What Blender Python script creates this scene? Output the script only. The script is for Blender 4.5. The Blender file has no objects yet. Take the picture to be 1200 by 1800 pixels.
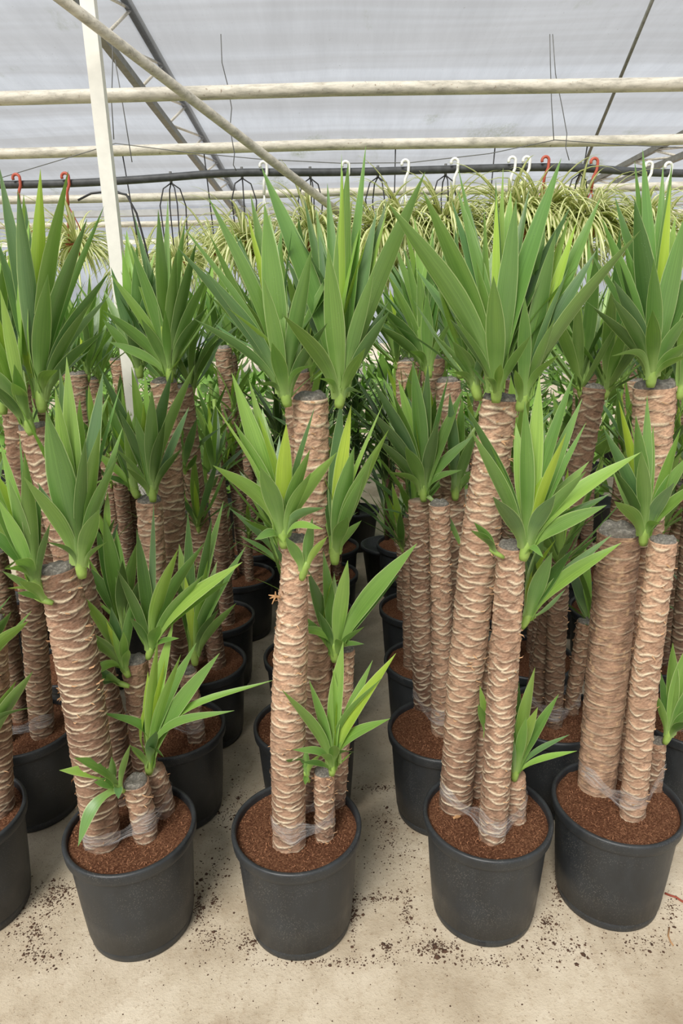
import bpy, math, random
import numpy as np
from mathutils import Vector, Matrix

# ------------------------------------------------------------------ camera, sky, sun, exposure
SC = bpy.context.scene
COL = SC.collection
F = 1202.0                      # focal length in pixels of the 1200x1800 frame
PITCH, ROLL, CAMZ = math.radians(17.5), math.radians(1.2), 1.55
CAM = np.array([0.0, 0.0, CAMZ])
FWD = np.array([0, math.cos(PITCH), -math.sin(PITCH)])
UPV = np.array([0, math.sin(PITCH), math.cos(PITCH)])
RGT = np.array([1.0, 0, 0])
cr, sr = math.cos(ROLL), math.sin(ROLL)
IRX, IUP = cr * RGT - sr * UPV, sr * RGT + cr * UPV

cam_d = bpy.data.cameras.new('camera')
cam_d.sensor_fit = 'HORIZONTAL'; cam_d.sensor_width = 36.0; cam_d.lens = 36.0 * F / 1200.0
cam_d.clip_start = 0.05; cam_d.clip_end = 200
cam = bpy.data.objects.new('camera', cam_d); COL.objects.link(cam)
cam.matrix_world = Matrix(((IRX[0], IUP[0], -FWD[0], 0), (IRX[1], IUP[1], -FWD[1], 0),
                           (IRX[2], IUP[2], -FWD[2], CAMZ), (0, 0, 0, 1)))
SC.camera = cam

world = bpy.data.worlds.new('sky'); SC.world = world; world.use_nodes = True
wb = world.node_tree.nodes['Background']
wb.inputs[0].default_value = (0.90, 0.945, 1.0, 1); wb.inputs[1].default_value = 0.56

sun_d = bpy.data.lights.new('sun', 'SUN'); sun_d.energy = 6.6; sun_d.angle = math.radians(28)
sun_d.color = (1.0, 0.95, 0.86)
sun = bpy.data.objects.new('sun', sun_d); COL.objects.link(sun)
sun.rotation_euler = Vector((0.40, 0.86, -1.0)).to_track_quat('-Z', 'Y').to_euler()

vs = SC.view_settings
vs.view_transform = 'Standard'; vs.look = 'None'; vs.gamma = 1.0; vs.use_curve_mapping = False
vs.exposure = 0.42

# ------------------------------------------------------------------ helpers
RNG = random.Random(7)
NPR = np.random.default_rng(11)


def lin(r, g, b):
    f = lambda c: (c / 12.92 if c <= 0.04045 else ((c + 0.055) / 1.055) ** 2.4)
    return (f(r / 255), f(g / 255), f(b / 255), 1.0)


def ray(px, py):
    xc, yc = (px - 600) / F, (900 - py) / F
    return FWD + xc * IRX + yc * IUP


def atY(px, py, Y):
    d = ray(px, py); return CAM + d * (Y / d[1])


def atZ(px, py, z):
    d = ray(px, py); return CAM + d * ((z - CAMZ) / d[2])


def proj(p):
    q = np.asarray(p) - CAM; z = q @ FWD
    return 600 + F * (q @ IRX) / z, 900 - F * (q @ IUP) / z


def nrm(v):
    v = np.asarray(v, float); n = np.linalg.norm(v); return v / n if n > 1e-9 else v


def tag(o, label=None, cat=None, group=None, kind=None):
    if label: o['label'] = label
    if cat: o['category'] = cat
    if group: o['group'] = group
    if kind: o['kind'] = kind
    return o


def link(name, data, parent=None, mat=None):
    o = bpy.data.objects.new(name, data); COL.objects.link(o)
    if parent is not None: o.parent = parent
    if mat is not None and data is not None and not data.materials: data.materials.append(mat)
    return o


def empty(name, loc):
    o = bpy.data.objects.new(name, None); COL.objects.link(o); o.location = loc
    o.empty_display_size = 0.05
    return o


def mesh(name, v, f, smooth=True, uv=None, col=None):
    m = bpy.data.meshes.new(name)
    m.from_pydata([tuple(map(float, p)) for p in v] if not isinstance(v, np.ndarray) else v.tolist(), [],
                  f if isinstance(f, list) else f.tolist())
    if smooth: m.polygons.foreach_set('use_smooth', np.ones(len(m.polygons), bool))
    if uv is not None:
        l = m.uv_layers.new(name='UVMap')
        idx = np.empty(len(m.loops), int); m.loops.foreach_get('vertex_index', idx)
        l.data.foreach_set('uv', np.asarray(uv, np.float32)[idx].ravel())
    if col is not None:
        a = m.color_attributes.new('tint', 'FLOAT_COLOR', 'POINT')
        c = np.ones((len(m.vertices), 4), np.float32); c[:, :3] = col
        a.data.foreach_set('color', c.ravel())
    m.update()
    return m


class MB:
    """collects geometry of one piece"""
    def __init__(s): s.v = []; s.f = []; s.uv = []

    def add(s, v, f, uv=None):
        n = len(s.v); s.v += [tuple(map(float, p)) for p in v]
        s.f += [tuple(int(i) + n for i in q) for q in f]
        s.uv += list(uv) if uv is not None else [(0, 0)] * len(v)

    def box(s, c, h):
        c = np.asarray(c)
        v = [c + np.array([a * h[0], b * h[1], d * h[2]]) for a in (-1, 1) for b in (-1, 1) for d in (-1, 1)]
        s.add(v, [(0, 1, 3, 2), (4, 6, 7, 5), (0, 4, 5, 1), (2, 3, 7, 6), (0, 2, 6, 4), (1, 5, 7, 3)])

    def tube(s, pts, r, n=8, cap=True):
        pts = [np.asarray(p, float) for p in pts]
        rr = r if hasattr(r, '__len__') else [r] * len(pts)
        v = []; f = []; prev = None
        for i, p in enumerate(pts):
            t = nrm(pts[min(i + 1, len(pts) - 1)] - pts[max(i - 1, 0)])
            if prev is None:
                a = np.array([0, 0, 1.0]) if abs(t[2]) < 0.9 else np.array([1.0, 0, 0])
            else: a = prev
            u = nrm(a - (a @ t) * t); w = np.cross(t, u); prev = u
            for k in range(n):
                an = 2 * math.pi * k / n
                v.append(p + rr[i] * (math.cos(an) * u + math.sin(an) * w))
        for i in range(len(pts) - 1):
            for k in range(n):
                k2 = (k + 1) % n
                f.append((i * n + k, i * n + k2, (i + 1) * n + k2, (i + 1) * n + k))
        if cap:
            f.append(tuple(range(n - 1, -1, -1))); f.append(tuple((len(pts) - 1) * n + k for k in range(n)))
        s.add(v, f)

    def lathe(s, prof, n=48, c=(0, 0, 0)):
        v = []; f = []
        for (r, z) in prof:
            for k in range(n):
                a = 2 * math.pi * k / n
                v.append((c[0] + r * math.cos(a), c[1] + r * math.sin(a), c[2] + z))
        for i in range(len(prof) - 1):
            for k in range(n):
                k2 = (k + 1) % n
                f.append((i * n + k, i * n + k2, (i + 1) * n + k2, (i + 1) * n + k))
        s.add(v, f)

    def mesh(s, name, smooth=True): return mesh(name, s.v, s.f, smooth, s.uv)

    def obj(s, name, mat, parent=None, smooth=True): return link(name, s.mesh(name, smooth), parent, mat)


# ------------------------------------------------------------------ materials
def mat(name):
    m = bpy.data.materials.new(name); m.use_nodes = True
    nt = m.node_tree; nt.nodes.clear()
    out = nt.nodes.new('ShaderNodeOutputMaterial')
    return m, nt, out


def N(nt, typ, **kw):
    n = nt.nodes.new(typ)
    for k, v in kw.items():
        if k in n.inputs.keys(): n.inputs[k].default_value = v
        else: setattr(n, k, v)
    return n


def L(nt, a, b): nt.links.new(a, b)


def ramp(nt, fac, stops):
    r = N(nt, 'ShaderNodeValToRGB')
    e = r.color_ramp.elements
    while len(e) < len(stops): e.new(0.5)
    for i, (p, c) in enumerate(stops):
        e[i].position = p; e[i].color = c if len(c) == 4 else (*c, 1)
    L(nt, fac, r.inputs[0])
    return r.outputs[0]


def mixc(nt, fac, a, b, mode='MIX'):
    m = N(nt, 'ShaderNodeMix', data_type='RGBA', blend_type=mode)
    for s, v in ((m.inputs[0], fac), (m.inputs[6], a), (m.inputs[7], b)):
        if hasattr(v, 'is_output'): L(nt, v, s)
        else: s.default_value = v
    return m.outputs[2]


def math_(nt, op, a, b=None, clamp=False):
    m = N(nt, 'ShaderNodeMath', operation=op, use_clamp=clamp)
    for i, v in enumerate((a, b)):
        if v is None: continue
        if hasattr(v, 'is_output'): L(nt, v, m.inputs[i])
        else: m.inputs[i].default_value = v
    return m.outputs[0]


def noise(nt, vec, scale, detail=4, rough=0.6):
    n = N(nt, 'ShaderNodeTexNoise', Scale=scale, Detail=detail, Roughness=rough)
    if vec is not None: L(nt, vec, n.inputs['Vector'])
    return n.outputs[0]


def mapv(nt, vec, scale):
    m = N(nt, 'ShaderNodeMapping'); m.inputs['Scale'].default_value = scale
    L(nt, vec, m.inputs['Vector']); return m.outputs[0]


def bsdf(nt, out, color, rough=0.5, spec=0.5, metal=0.0, bump=None, bstr=0.3, bdist=0.01):
    p = N(nt, 'ShaderNodeBsdfPrincipled')
    for k, v in (('Base Color', color), ('Roughness', rough), ('Metallic', metal), ('Specular IOR Level', spec)):
        if hasattr(v, 'is_output'): L(nt, v, p.inputs[k])
        else: p.inputs[k].default_value = v
    if bump is not None:
        b = N(nt, 'ShaderNodeBump', Strength=bstr, Distance=bdist)
        L(nt, bump, b.inputs['Height']); L(nt, b.outputs[0], p.inputs['Normal'])
    if out is not None: L(nt, p.outputs[0], out.inputs[0])
    return p


def coord(nt, which='Object'):
    return N(nt, 'ShaderNodeTexCoord').outputs[which]


def simple(name, rgb, rough=0.5, var=0.15, scale=30, metal=0.0, spec=0.5, bstr=0.0):
    m, nt, out = mat(name)
    n = noise(nt, coord(nt), scale)
    c0 = tuple(x * (1 - var) for x in rgb[:3]) + (1,); c1 = tuple(min(1, x * (1 + var)) for x in rgb[:3]) + (1,)
    c = ramp(nt, n, [(0.3, c0), (0.7, c1)])
    bsdf(nt, out, c, rough, spec, metal, n if bstr else None, bstr, 0.002)
    return m


def make_leaf_mat():
    m, nt, out = mat('yucca_leaf')
    oi = N(nt, 'ShaderNodeObjectInfo')
    uv = coord(nt, 'UV')
    sep = N(nt, 'ShaderNodeSeparateXYZ'); L(nt, uv, sep.inputs[0])
    u, v = sep.outputs[0], sep.outputs[1]
    off = N(nt, 'ShaderNodeCombineXYZ'); L(nt, math_(nt, 'MULTIPLY', oi.outputs['Random'], 37.0), off.inputs[0])
    L(nt, math_(nt, 'MULTIPLY', oi.outputs['Random'], 91.0), off.inputs[1])
    add = N(nt, 'ShaderNodeVectorMath', operation='ADD'); L(nt, uv, add.inputs[0]); L(nt, off.outputs[0], add.inputs[1])
    st = noise(nt, mapv(nt, add.outputs[0], (26, 0.7, 1)), 1.0, 3, 0.65)
    base = oi.outputs['Color']
    c = mixc(nt, ramp(nt, st, [(0.3, (0, 0, 0)), (0.72, (1, 1, 1))]), mixc(nt, 1.0, base, (0.74, 0.78, 0.72, 1), 'MULTIPLY'),
             mixc(nt, 1.0, base, (1.22, 1.16, 1.15, 1), 'MULTIPLY'))
    big = noise(nt, mapv(nt, add.outputs[0], (1.5, 2.4, 1)), 1.0, 2, 0.5)
    c = mixc(nt, ramp(nt, big, [(0.35, (0, 0, 0)), (0.7, (0.5, 0.5, 0.5))]), c, mixc(nt, 1.0, c, (0.72, 0.8, 0.9, 1), 'MULTIPLY'))
    # pale margin and pale clasping base
    du = math_(nt, 'ABSOLUTE', math_(nt, 'SUBTRACT', u, 0.5))
    c = mixc(nt, ramp(nt, du, [(0.45, (0, 0, 0)), (0.49, (0.8, 0.8, 0.8))]), c, lin(188, 206, 146))
    c = mixc(nt, ramp(nt, v, [(0.0, (0.85, 0.85, 0.85)), (0.12, (0.45, 0.45, 0.45)), (0.36, (0.0, 0.0, 0.0))]), c, lin(164, 194, 112))
    # hard-water specks
    vo = N(nt, 'ShaderNodeTexVoronoi', Scale=1.0); L(nt, mapv(nt, add.outputs[0], (14, 90, 1)), vo.inputs['Vector'])
    patch = noise(nt, mapv(nt, add.outputs[0], (2, 3, 1)), 1.0, 2)
    sp = math_(nt, 'MULTIPLY', ramp(nt, vo.outputs['Distance'], [(0.08, (1, 1, 1)), (0.17, (0, 0, 0))]),
               ramp(nt, patch, [(0.56, (0, 0, 0)), (0.66, (0.5, 0.5, 0.5))]))
    c = mixc(nt, sp, c, lin(190, 205, 180))
    p = bsdf(nt, None, c, 0.37, 0.85, 0, st, 0.25, 0.002)
    tr = N(nt, 'ShaderNodeBsdfTranslucent'); L(nt, mixc(nt, 1.0, c, (1.15, 1.25, 0.6, 1), 'MULTIPLY'), tr.inputs[0])
    mx = N(nt, 'ShaderNodeMixShader', Fac=0.26); L(nt, p.outputs[0], mx.inputs[1]); L(nt, tr.outputs[0], mx.inputs[2])
    L(nt, mx.outputs[0], out.inputs[0])
    return m


def make_bark_mat():
    m, nt, out = mat('cane_bark')
    a = N(nt, 'ShaderNodeAttribute', attribute_name='tint')
    oc = coord(nt)
    fine = noise(nt, mapv(nt, oc, (1, 1, 2.6)), 170, 5, 0.75)
    c = mixc(nt, 1.0, a.outputs['Color'], ramp(nt, fine, [(0.3, (0.6, 0.57, 0.55)), (0.5, (1, 1, 1)), (0.72, (1.35, 1.32, 1.3))]), 'MULTIPLY')
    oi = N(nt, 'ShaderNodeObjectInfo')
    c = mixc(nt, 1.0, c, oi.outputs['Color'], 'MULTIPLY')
    bsdf(nt, out, c, 0.82, 0.25, 0, fine, 0.5, 0.003)
    return m


def make_cap_mat():
    m, nt, out = mat('sealed_cut')
    oc = coord(nt)
    n = noise(nt, oc, 4.5, 6, 0.75); n2 = noise(nt, oc, 1.6, 3)
    c = ramp(nt, n, [(0.3, lin(70, 68, 64)), (0.52, lin(128, 124, 116)), (0.7, lin(186, 180, 168))])
    c = mixc(nt, ramp(nt, n2, [(0.45, (0, 0, 0)), (0.7, (0.5, 0.5, 0.5))]), c, lin(92, 84, 74))
    bsdf(nt, out, c, 0.6, 0.4, 0, n, 0.8, 0.006)
    return m


def make_pot_mat(name, rgb):
    m, nt, out = mat(name)
    oc = coord(nt)
    n = noise(nt, mapv(nt, oc, (1, 1, 0.35)), 26, 5, 0.65)
    c = ramp(nt, n, [(0.3, tuple(x * 0.75 for x in rgb[:3])), (0.7, tuple(x * 1.25 for x in rgb[:3]))])
    vo = N(nt, 'ShaderNodeTexVoronoi', Scale=340.0); L(nt, mapv(nt, oc, (1, 1, 0.5)), vo.inputs['Vector'])
    pn = noise(nt, oc, 9, 3)
    dust = math_(nt, 'MULTIPLY', ramp(nt, vo.outputs['Distance'], [(0.1, (1, 1, 1)), (0.28, (0, 0, 0))]),
                 ramp(nt, pn, [(0.4, (0, 0, 0)), (0.65, (0.5, 0.5, 0.5))]))
    c = mixc(nt, dust, c, lin(150, 146, 138))
    bsdf(nt, out, c, ramp(nt, n, [(0.3, (0.38,) * 3), (0.7, (0.55,) * 3)]), 0.5, 0, n, 0.08, 0.003)
    return m


def make_soil_mat():
    m, nt, out = mat('coir_soil')
    oc = coord(nt)
    n = noise(nt, oc, 210, 6, 0.8); n2 = noise(nt, oc, 9, 3); n3 = noise(nt, oc, 480, 3, 0.8)
    c = ramp(nt, n, [(0.28, lin(50, 29, 20)), (0.48, lin(136, 90, 66)), (0.64, lin(206, 152, 114))])
    c = mixc(nt, ramp(nt, n2, [(0.4, (0, 0, 0)), (0.7, (0.45, 0.45, 0.45))]), c, lin(100, 58, 40))
    c = mixc(nt, ramp(nt, n3, [(0.66, (0, 0, 0)), (0.74, (0.7, 0.7, 0.7))]), c, lin(214, 170, 126))
    bsdf(nt, out, c, 0.95, 0.1, 0, n, 1.0, 0.02)
    return m


def make_floor_mat():
    m, nt, out = mat('concrete')
    oc = coord(nt)
    n = noise(nt, oc, 3.2, 6, 0.65); n2 = noise(nt, oc, 30, 6, 0.8); n3 = noise(nt, oc, 120, 4, 0.8)
    c = ramp(nt, n, [(0.3, lin(166, 150, 128)), (0.5, lin(196, 182, 160)), (0.72, lin(216, 204, 184))])
    c = mixc(nt, ramp(nt, n2, [(0.5, (0, 0, 0)), (0.78, (0.5, 0.5, 0.5))]), c, lin(150, 126, 98))
    c = mixc(nt, ramp(nt, n3, [(0.58, (0, 0, 0)), (0.72, (0.75, 0.75, 0.75))]), c, lin(112, 90, 70))
    st = noise(nt, mapv(nt, oc, (1.0, 0.6, 1)), 5.5, 6, 0.7)
    c = mixc(nt, ramp(nt, st, [(0.58, (0, 0, 0)), (0.75, (0.65, 0.65, 0.65))]), c, lin(138, 110, 82))
    bsdf(nt, out, c, 0.85, 0.2, 0, n3, 0.5, 0.005)
    return m


def make_film_mat(name='greenhouse_film', dirt=1.0, tcol=(0.66, 0.675, 0.70, 1)):
    m, nt, out = mat(name)
    oc = coord(nt)
    st = noise(nt, mapv(nt, oc, (2.2, 0.25, 0.25)), 2.0, 6, 0.7)
    n2 = noise(nt, mapv(nt, oc, (1.0, 0.5, 1.0)), 0.9, 4, 0.6)
    n3 = noise(nt, mapv(nt, oc, (9, 3, 3)), 4.0, 4, 0.7)
    bands = noise(nt, mapv(nt, oc, (0.05, 1.6, 1.6)), 1.4, 3, 0.5)
    col = ramp(nt, st, [(0.3, tuple(x * 0.84 for x in tcol[:3])), (0.7, tcol)])
    col = mixc(nt, ramp(nt, bands, [(0.4, (0, 0, 0)), (0.65, (0.45, 0.45, 0.45))]), col, (0.37, 0.35, 0.33, 1))
    algae = math_(nt, 'MULTIPLY', ramp(nt, n2, [(0.6, (0, 0, 0)), (0.72, (dirt,) * 3)]), ramp(nt, n3, [(0.35, (0, 0, 0)), (0.65, (1, 1, 1))]))
    col = mixc(nt, algae, col, (0.26, 0.28, 0.16, 1))
    specks = ramp(nt, noise(nt, mapv(nt, oc, (3, 2, 2)), 12, 3, 0.7), [(0.68, (0, 0, 0)), (0.74, (0.6, 0.6, 0.6))])
    col = mixc(nt, specks, col, (0.3, 0.3, 0.24, 1))
    t = N(nt, 'ShaderNodeBsdfTransparent'); L(nt, col, t.inputs[0])
    tl = N(nt, 'ShaderNodeBsdfTranslucent'); L(nt, col, tl.inputs[0])
    mx = N(nt, 'ShaderNodeMixShader', Fac=0.22); L(nt, t.outputs[0], mx.inputs[1]); L(nt, tl.outputs[0], mx.inputs[2])
    L(nt, mx.outputs[0], out.inputs[0])
    return m


def make_wrap_mat():
    m, nt, out = mat('stretch_film')
    uv = coord(nt, 'UV')
    st = noise(nt, mapv(nt, uv, (1.1, 26, 1)), 1.0, 5, 0.65)
    st2 = noise(nt, mapv(nt, uv, (9, 9, 1)), 1.0, 4, 0.7)
    f = math_(nt, 'ADD', ramp(nt, st, [(0.5, (0.06,) * 3), (0.68, (0.7,) * 3)]), ramp(nt, st2, [(0.5, (0, 0, 0)), (0.8, (0.12,) * 3)]), True)
    t = N(nt, 'ShaderNodeBsdfTransparent'); t.inputs[0].default_value = (0.96, 0.96, 0.96, 1)
    p = bsdf(nt, None, (0.86, 0.86, 0.86, 1), 0.15, 0.8, 0, st, 0.35, 0.003)
    mx = N(nt, 'ShaderNodeMixShader'); L(nt, f, mx.inputs[0]); L(nt, t.outputs[0], mx.inputs[1]); L(nt, p.outputs[0], mx.inputs[2])
    L(nt, mx.outputs[0], out.inputs[0])
    return m


def make_spider_mat():
    m, nt, out = mat('variegated_leaf')
    uv = coord(nt, 'UV')
    sep = N(nt, 'ShaderNodeSeparateXYZ'); L(nt, uv, sep.inputs[0])
    du = math_(nt, 'ABSOLUTE', math_(nt, 'SUBTRACT', sep.outputs[0], 0.5))
    c = ramp(nt, du, [(0.24, lin(250, 248, 200)), (0.36, lin(156, 178, 88))])
    n = noise(nt, coord(nt), 8, 2)
    c = mixc(nt, ramp(nt, n, [(0.4, (0, 0, 0)), (0.7, (0.45,) * 3)]), c, lin(170, 178, 80))
    p = bsdf(nt, None, c, 0.45, 0.4)
    tr = N(nt, 'ShaderNodeBsdfTranslucent'); L(nt, c, tr.inputs[0])
    mx = N(nt, 'ShaderNodeMixShader', Fac=0.35); L(nt, p.outputs[0], mx.inputs[1]); L(nt, tr.outputs[0], mx.inputs[2])
    L(nt, mx.outputs[0], out.inputs[0])
    return m


def make_pipe_mat():
    m, nt, out = mat('painted_pipe')
    oc = coord(nt)
    n = noise(nt, mapv(nt, oc, (1, 4, 4)), 8, 6, 0.75); n2 = noise(nt, oc, 55, 4, 0.7)
    c = ramp(nt, n, [(0.3, lin(150, 146, 134)), (0.55, lin(206, 200, 186)), (0.8, lin(226, 222, 210))])
    r = ramp(nt, n2, [(0.62, (0, 0, 0)), (0.7, (0.8,) * 3)])
    c = mixc(nt, r, c, lin(112, 88, 62))
    bsdf(nt, out, c, 0.55, 0.4, 0, n2, 0.2, 0.002)
    return m


M = dict(
    leaf=make_leaf_mat(), bark=make_bark_mat(), cap=make_cap_mat(), soil=make_soil_mat(), floor=make_floor_mat(),
    pot=make_pot_mat('black_pot', lin(42, 45, 48)), film=make_film_mat(), wrap=make_wrap_mat(), spider=make_spider_mat(),
    wallfilm=make_film_mat('wall_sheet', 0.6, (0.92, 0.95, 1.0, 1)),
    pipe=make_pipe_mat(), white=simple('white_paint', lin(226, 224, 214), 0.5, 0.08, 12), steel=simple('grey_steel', lin(112, 112, 104), 0.55, 0.25, 20),
    hose=simple('black_hose', lin(62, 64, 66), 0.6, 0.4, 25), wire=simple('wire', lin(96, 96, 94), 0.5), blackwire=simple('black_wire', lin(38, 38, 40), 0.5),
    redhook=simple('red_plastic', lin(176, 82, 62), 0.5, 0.12), whitehook=simple('white_plastic', lin(232, 232, 228), 0.4, 0.05),
    terracotta=simple('terracotta', lin(166, 92, 62), 0.8, 0.15), shoot=simple('shoot_green', lin(136, 164, 78), 0.5, 0.18, 40),
    crumb=simple('dark_crumb', lin(74, 52, 38), 0.95, 0.4, 60), fibre=simple('bark_fibre', lin(186, 148, 112), 0.85, 0.35, 60),
    coir=simple('coir_fibre', lin(156, 108, 78), 0.9, 0.35, 60), bush=simple('bush_leaf', lin(122, 164, 72), 0.5, 0.35, 6),
    redcord=simple('red_cord', lin(140, 62, 44), 0.7, 0.2), galv=simple('gutter_metal', lin(170, 172, 172), 0.5, 0.15, 5),
    dryleaf=simple('dry_leaf', lin(168, 128, 88), 0.8, 0.2),
)

# ------------------------------------------------------------------ the house: floor, film roof, wall
def plane_grid(name, x0, x1, y0, y1, zf, nx, ny, m, thick=0.0):
    xs = np.linspace(x0, x1, nx + 1); ys = np.linspace(y0, y1, ny + 1)
    v = [(x, y, zf(x, y)) for y in ys for x in xs]
    f = [(j * (nx + 1) + i, j * (nx + 1) + i + 1, (j + 1) * (nx + 1) + i + 1, (j + 1) * (nx + 1) + i) for j in range(ny) for i in range(nx)]
    return link(name, mesh(name, v, f), None, m)


fl = plane_grid('floor', -16, 16, -8, 24, lambda x, y: 0.0, 8, 8, M['floor'])
tag(fl, 'pale beige concrete floor strewn with dark soil crumbs', 'floor', kind='structure')


def roofz(x, y):
    y_r = 0.5
    s = 0.118 if y > y_r else -0.118
    z = 4.70 - s * (y - y_r)
    return z - 0.05 * abs(math.sin(math.pi * x / 3.1)) * 0.5 + 0.012 * math.sin(3.1 * y + 1.3 * x)


rf = plane_grid('ceiling', -16, 16, -8, 13.5, roofz, 128, 86, M['film'])
tag(rf, 'translucent dirt-streaked plastic film roof of the greenhouse', 'roof', kind='structure')
wv = []; wf = []
nx = 240
for i in range(nx + 1):
    x = -16 + 32 * i / nx
    for z in (0.0, 3.2): wv.append((x, 13.55 + 0.03 * math.sin(x * 14), z))
for i in range(nx): wf.append((2 * i, 2 * i + 2, 2 * i + 3, 2 * i + 1))
wo = link('wall_back', mesh('wall_back', wv, wf), None, M['wallfilm'])
tag(wo, 'bluish white translucent end wall of the greenhouse', 'wall', kind='structure')

# horizontal pipes under the roof
def hpipe(px, py, Y, r, label, x0=-12, x1=12):
    c = atY(px, py, Y); b = MB()
    n = 24
    b.tube([(x0 + (x1 - x0) * i / n, Y, c[2] + 0.006 * math.sin(i * 1.7)) for i in range(n + 1)], r, 14)
    o = b.obj('roof_pipe', M['pipe']); tag(o, label, 'pipe', 'horizontal pipes under the roof'); return o


hpipe(600, 159, 3.75, 0.031, 'thick rust-spotted horizontal pipe, highest of the roof pipes')
hpipe(600, 256, 4.7, 0.031, 'cream horizontal pipe just above the black hose')
hpipe(600, 339, 5.9, 0.031, 'cream horizontal pipe just below the black hose')
hpipe(600, 386, 8.2, 0.03, 'thin pale horizontal pipe half hidden by spider plants, under three others')
for k, (py, Y) in enumerate(((418, 12.6), (442, 12.6))):
    c = atY(600, py, Y); b = MB(); b.box((0, Y, c[2]), (12, 0.03, 0.035))
    o = b.obj('wall_rail', M['white'], None, False)
    tag(o, ['upper white rail across the far wall, behind the spider plants', 'lower white rail across the far wall, behind the spider plants'][k], 'rail', 'white rails on the far wall')
# gutter where film meets the wall
b = MB(); b.box((0, 13.38, 3.05), (16, 0.1, 0.05)); o = b.obj('eaves_gutter', M['galv'], None, False)
tag(o, 'grey metal gutter at the low edge of the film roof', 'gutter')

# white post
pt = atY(166, 100, 3.28)
b = MB(); b.box((pt[0], 3.28, 2.17), (0.029, 0.022, 2.15)); po = empty('support_post', (0, 0, 0))
b.obj('shaft', M['white'], po, False)
b = MB(); b.box((pt[0], 3.28, 0.01), (0.08, 0.08, 0.01)); b.obj('base_plate', M['steel'], po, False)
b = MB(); b.box((pt[0], 3.28, 4.25), (0.07, 0.05, 0.05)); b.obj('top_bracket', M['steel'], po, False)
tag(po, 'white square steel post rising to the roof above the left crowns', 'post')

# diagonal brace pipe
a0, a1 = atY(240, 100, 3.3), atY(565, 350, 4.15)
d = a1 - a0
b = MB(); b.tube([a0 - d * 0.9, a0, a0 + d * 0.5, a1, a1 + d * 0.25], 0.022, 12)
tag(b.obj('brace_pipe', M['pipe']), 'rusty cream pipe slanting down across the roof pipes', 'pipe')


def atX(px, py, X):
    dd = ray(px, py); return CAM + dd * (X / dd[0])


def truss(X, lo0, lo1, up0, up1, label, nweb, ext=0.35):
    e = empty('roof_truss', (0, 0, 0))
    l0, l1, u0, u1 = (atX(*p, X) for p in (lo0, lo1, up0, up1))
    ld, ud = l1 - l0, u1 - u0
    l0 = l0 - ld * ext; u0 = u0 - ud * ext
    for nm, p, q in (('lower_chord', l0, l1), ('upper_chord', u0, u1)):
        b = MB(); dd = nrm(q - p); n = np.cross(dd, [1, 0, 0])
        hw = 0.032
        vv = [r + sx * np.array([hw, 0, 0]) + sz * n * hw for r in (p, q) for sx, sz in ((-1, -1), (1, -1), (1, 1), (-1, 1))]
        b.add(vv, [(0, 1, 2, 3), (7, 6, 5, 4), (0, 4, 5, 1), (1, 5, 6, 2), (2, 6, 7, 3), (3, 7, 4, 0)])
        b.obj(nm, M['steel'], e, False)
    for i in range(nweb):
        t0 = i / nweb; t1 = (i + 0.5) / nweb; t2 = (i + 1) / nweb
        A, B_, C_ = l0 + (l1 - l0) * t0, u0 + (u1 - u0) * t1, l0 + (l1 - l0) * t2
        for p, q in ((A, B_), (B_, C_)):
            b = MB(); b.tube([p, q], 0.014, 6); b.obj('web_rod', M['pipe'], e)
    tag(e, label, 'truss')


truss(-1.75, (205, 100), (418, 378), (278, 100), (440, 385), 'grey lattice roof truss running away beside the white post', 9)
truss(4.0, (1200, 236), (1020, 330), (1290, 236), (1062, 330), 'grey lattice roof truss slanting in at the right edge', 7)
q0, q1 = atX(1105, 100, 2.6), atX(1005, 342, 2.6)
qt = next(q0 + (q0 - q1) * k * .01 for k in range(400) if (q0 + (q0 - q1) * k * .01)[2] > roofz(2.6, (q0 + (q0 - q1) * k * .01)[1]) - .03)
b = MB(); b.tube([qt, q0, q1], 0.016, 8)
tag(b.obj('brace_rod', M['steel']), 'thin dark rod slanting down from the roof above the right crowns', 'rod')


# ------------------------------------------------------------------ leaves
LEAFCOL = dict(d=lin(84, 120, 56), m=lin(114, 153, 74), l=lin(142, 180, 82), y=lin(170, 200, 72), g=lin(102, 138, 86))


def prof(t):
    # relative half-width of the blade along its length
    xs = [0, 0.05, 0.14, 0.3, 0.46, 0.62, 0.78, 0.9, 0.97, 1.0]
    ys = [0.8, 0.62, 0.6, 0.84, 1.0, 0.93, 0.64, 0.3, 0.095, 0.012]
    return float(np.interp(t, xs, ys))


def blade(p0, p1, w, n, bow, segs=11, fold=0.26, twist=0.0, crossn=4, bdir=None):
    p0, p1 = np.asarray(p0, float), np.asarray(p1, float)
    t = nrm(p1 - p0); n = nrm(n - (n @ t) * t); s = np.cross(n, t); Ln = np.linalg.norm(p1 - p0)
    v = []; uv = []; f = []
    k = crossn + 1
    for i in range(segs + 1):
        q = i / segs
        q = q ** 0.92
        c = p0 + (p1 - p0) * q + (n if bdir is None else bdir) * bow * Ln * 4 * q * (1 - q) * (0.5 + 1.0 * (1 - q))
        a = twist * q; s2 = math.cos(a) * s + math.sin(a) * n; n2 = math.cos(a) * n - math.sin(a) * s
        hw = 0.5 * w * prof(q)
        fo = fold * (2.8 - 2.0 * min(1, q / 0.4))
        for j in range(k):
            x = -1 + 2 * j / crossn
            v.append(c + s2 * hw * x * (1 - 0.12 * fo) + n2 * hw * fo * (abs(x) ** 1.4))
            uv.append((j / crossn, q))
    for i in range(segs):
        for j in range(crossn):
            f.append((i * k + j, i * k + j + 1, (i + 1) * k + j + 1, (i + 1) * k + j))
    return v, f, uv


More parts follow.
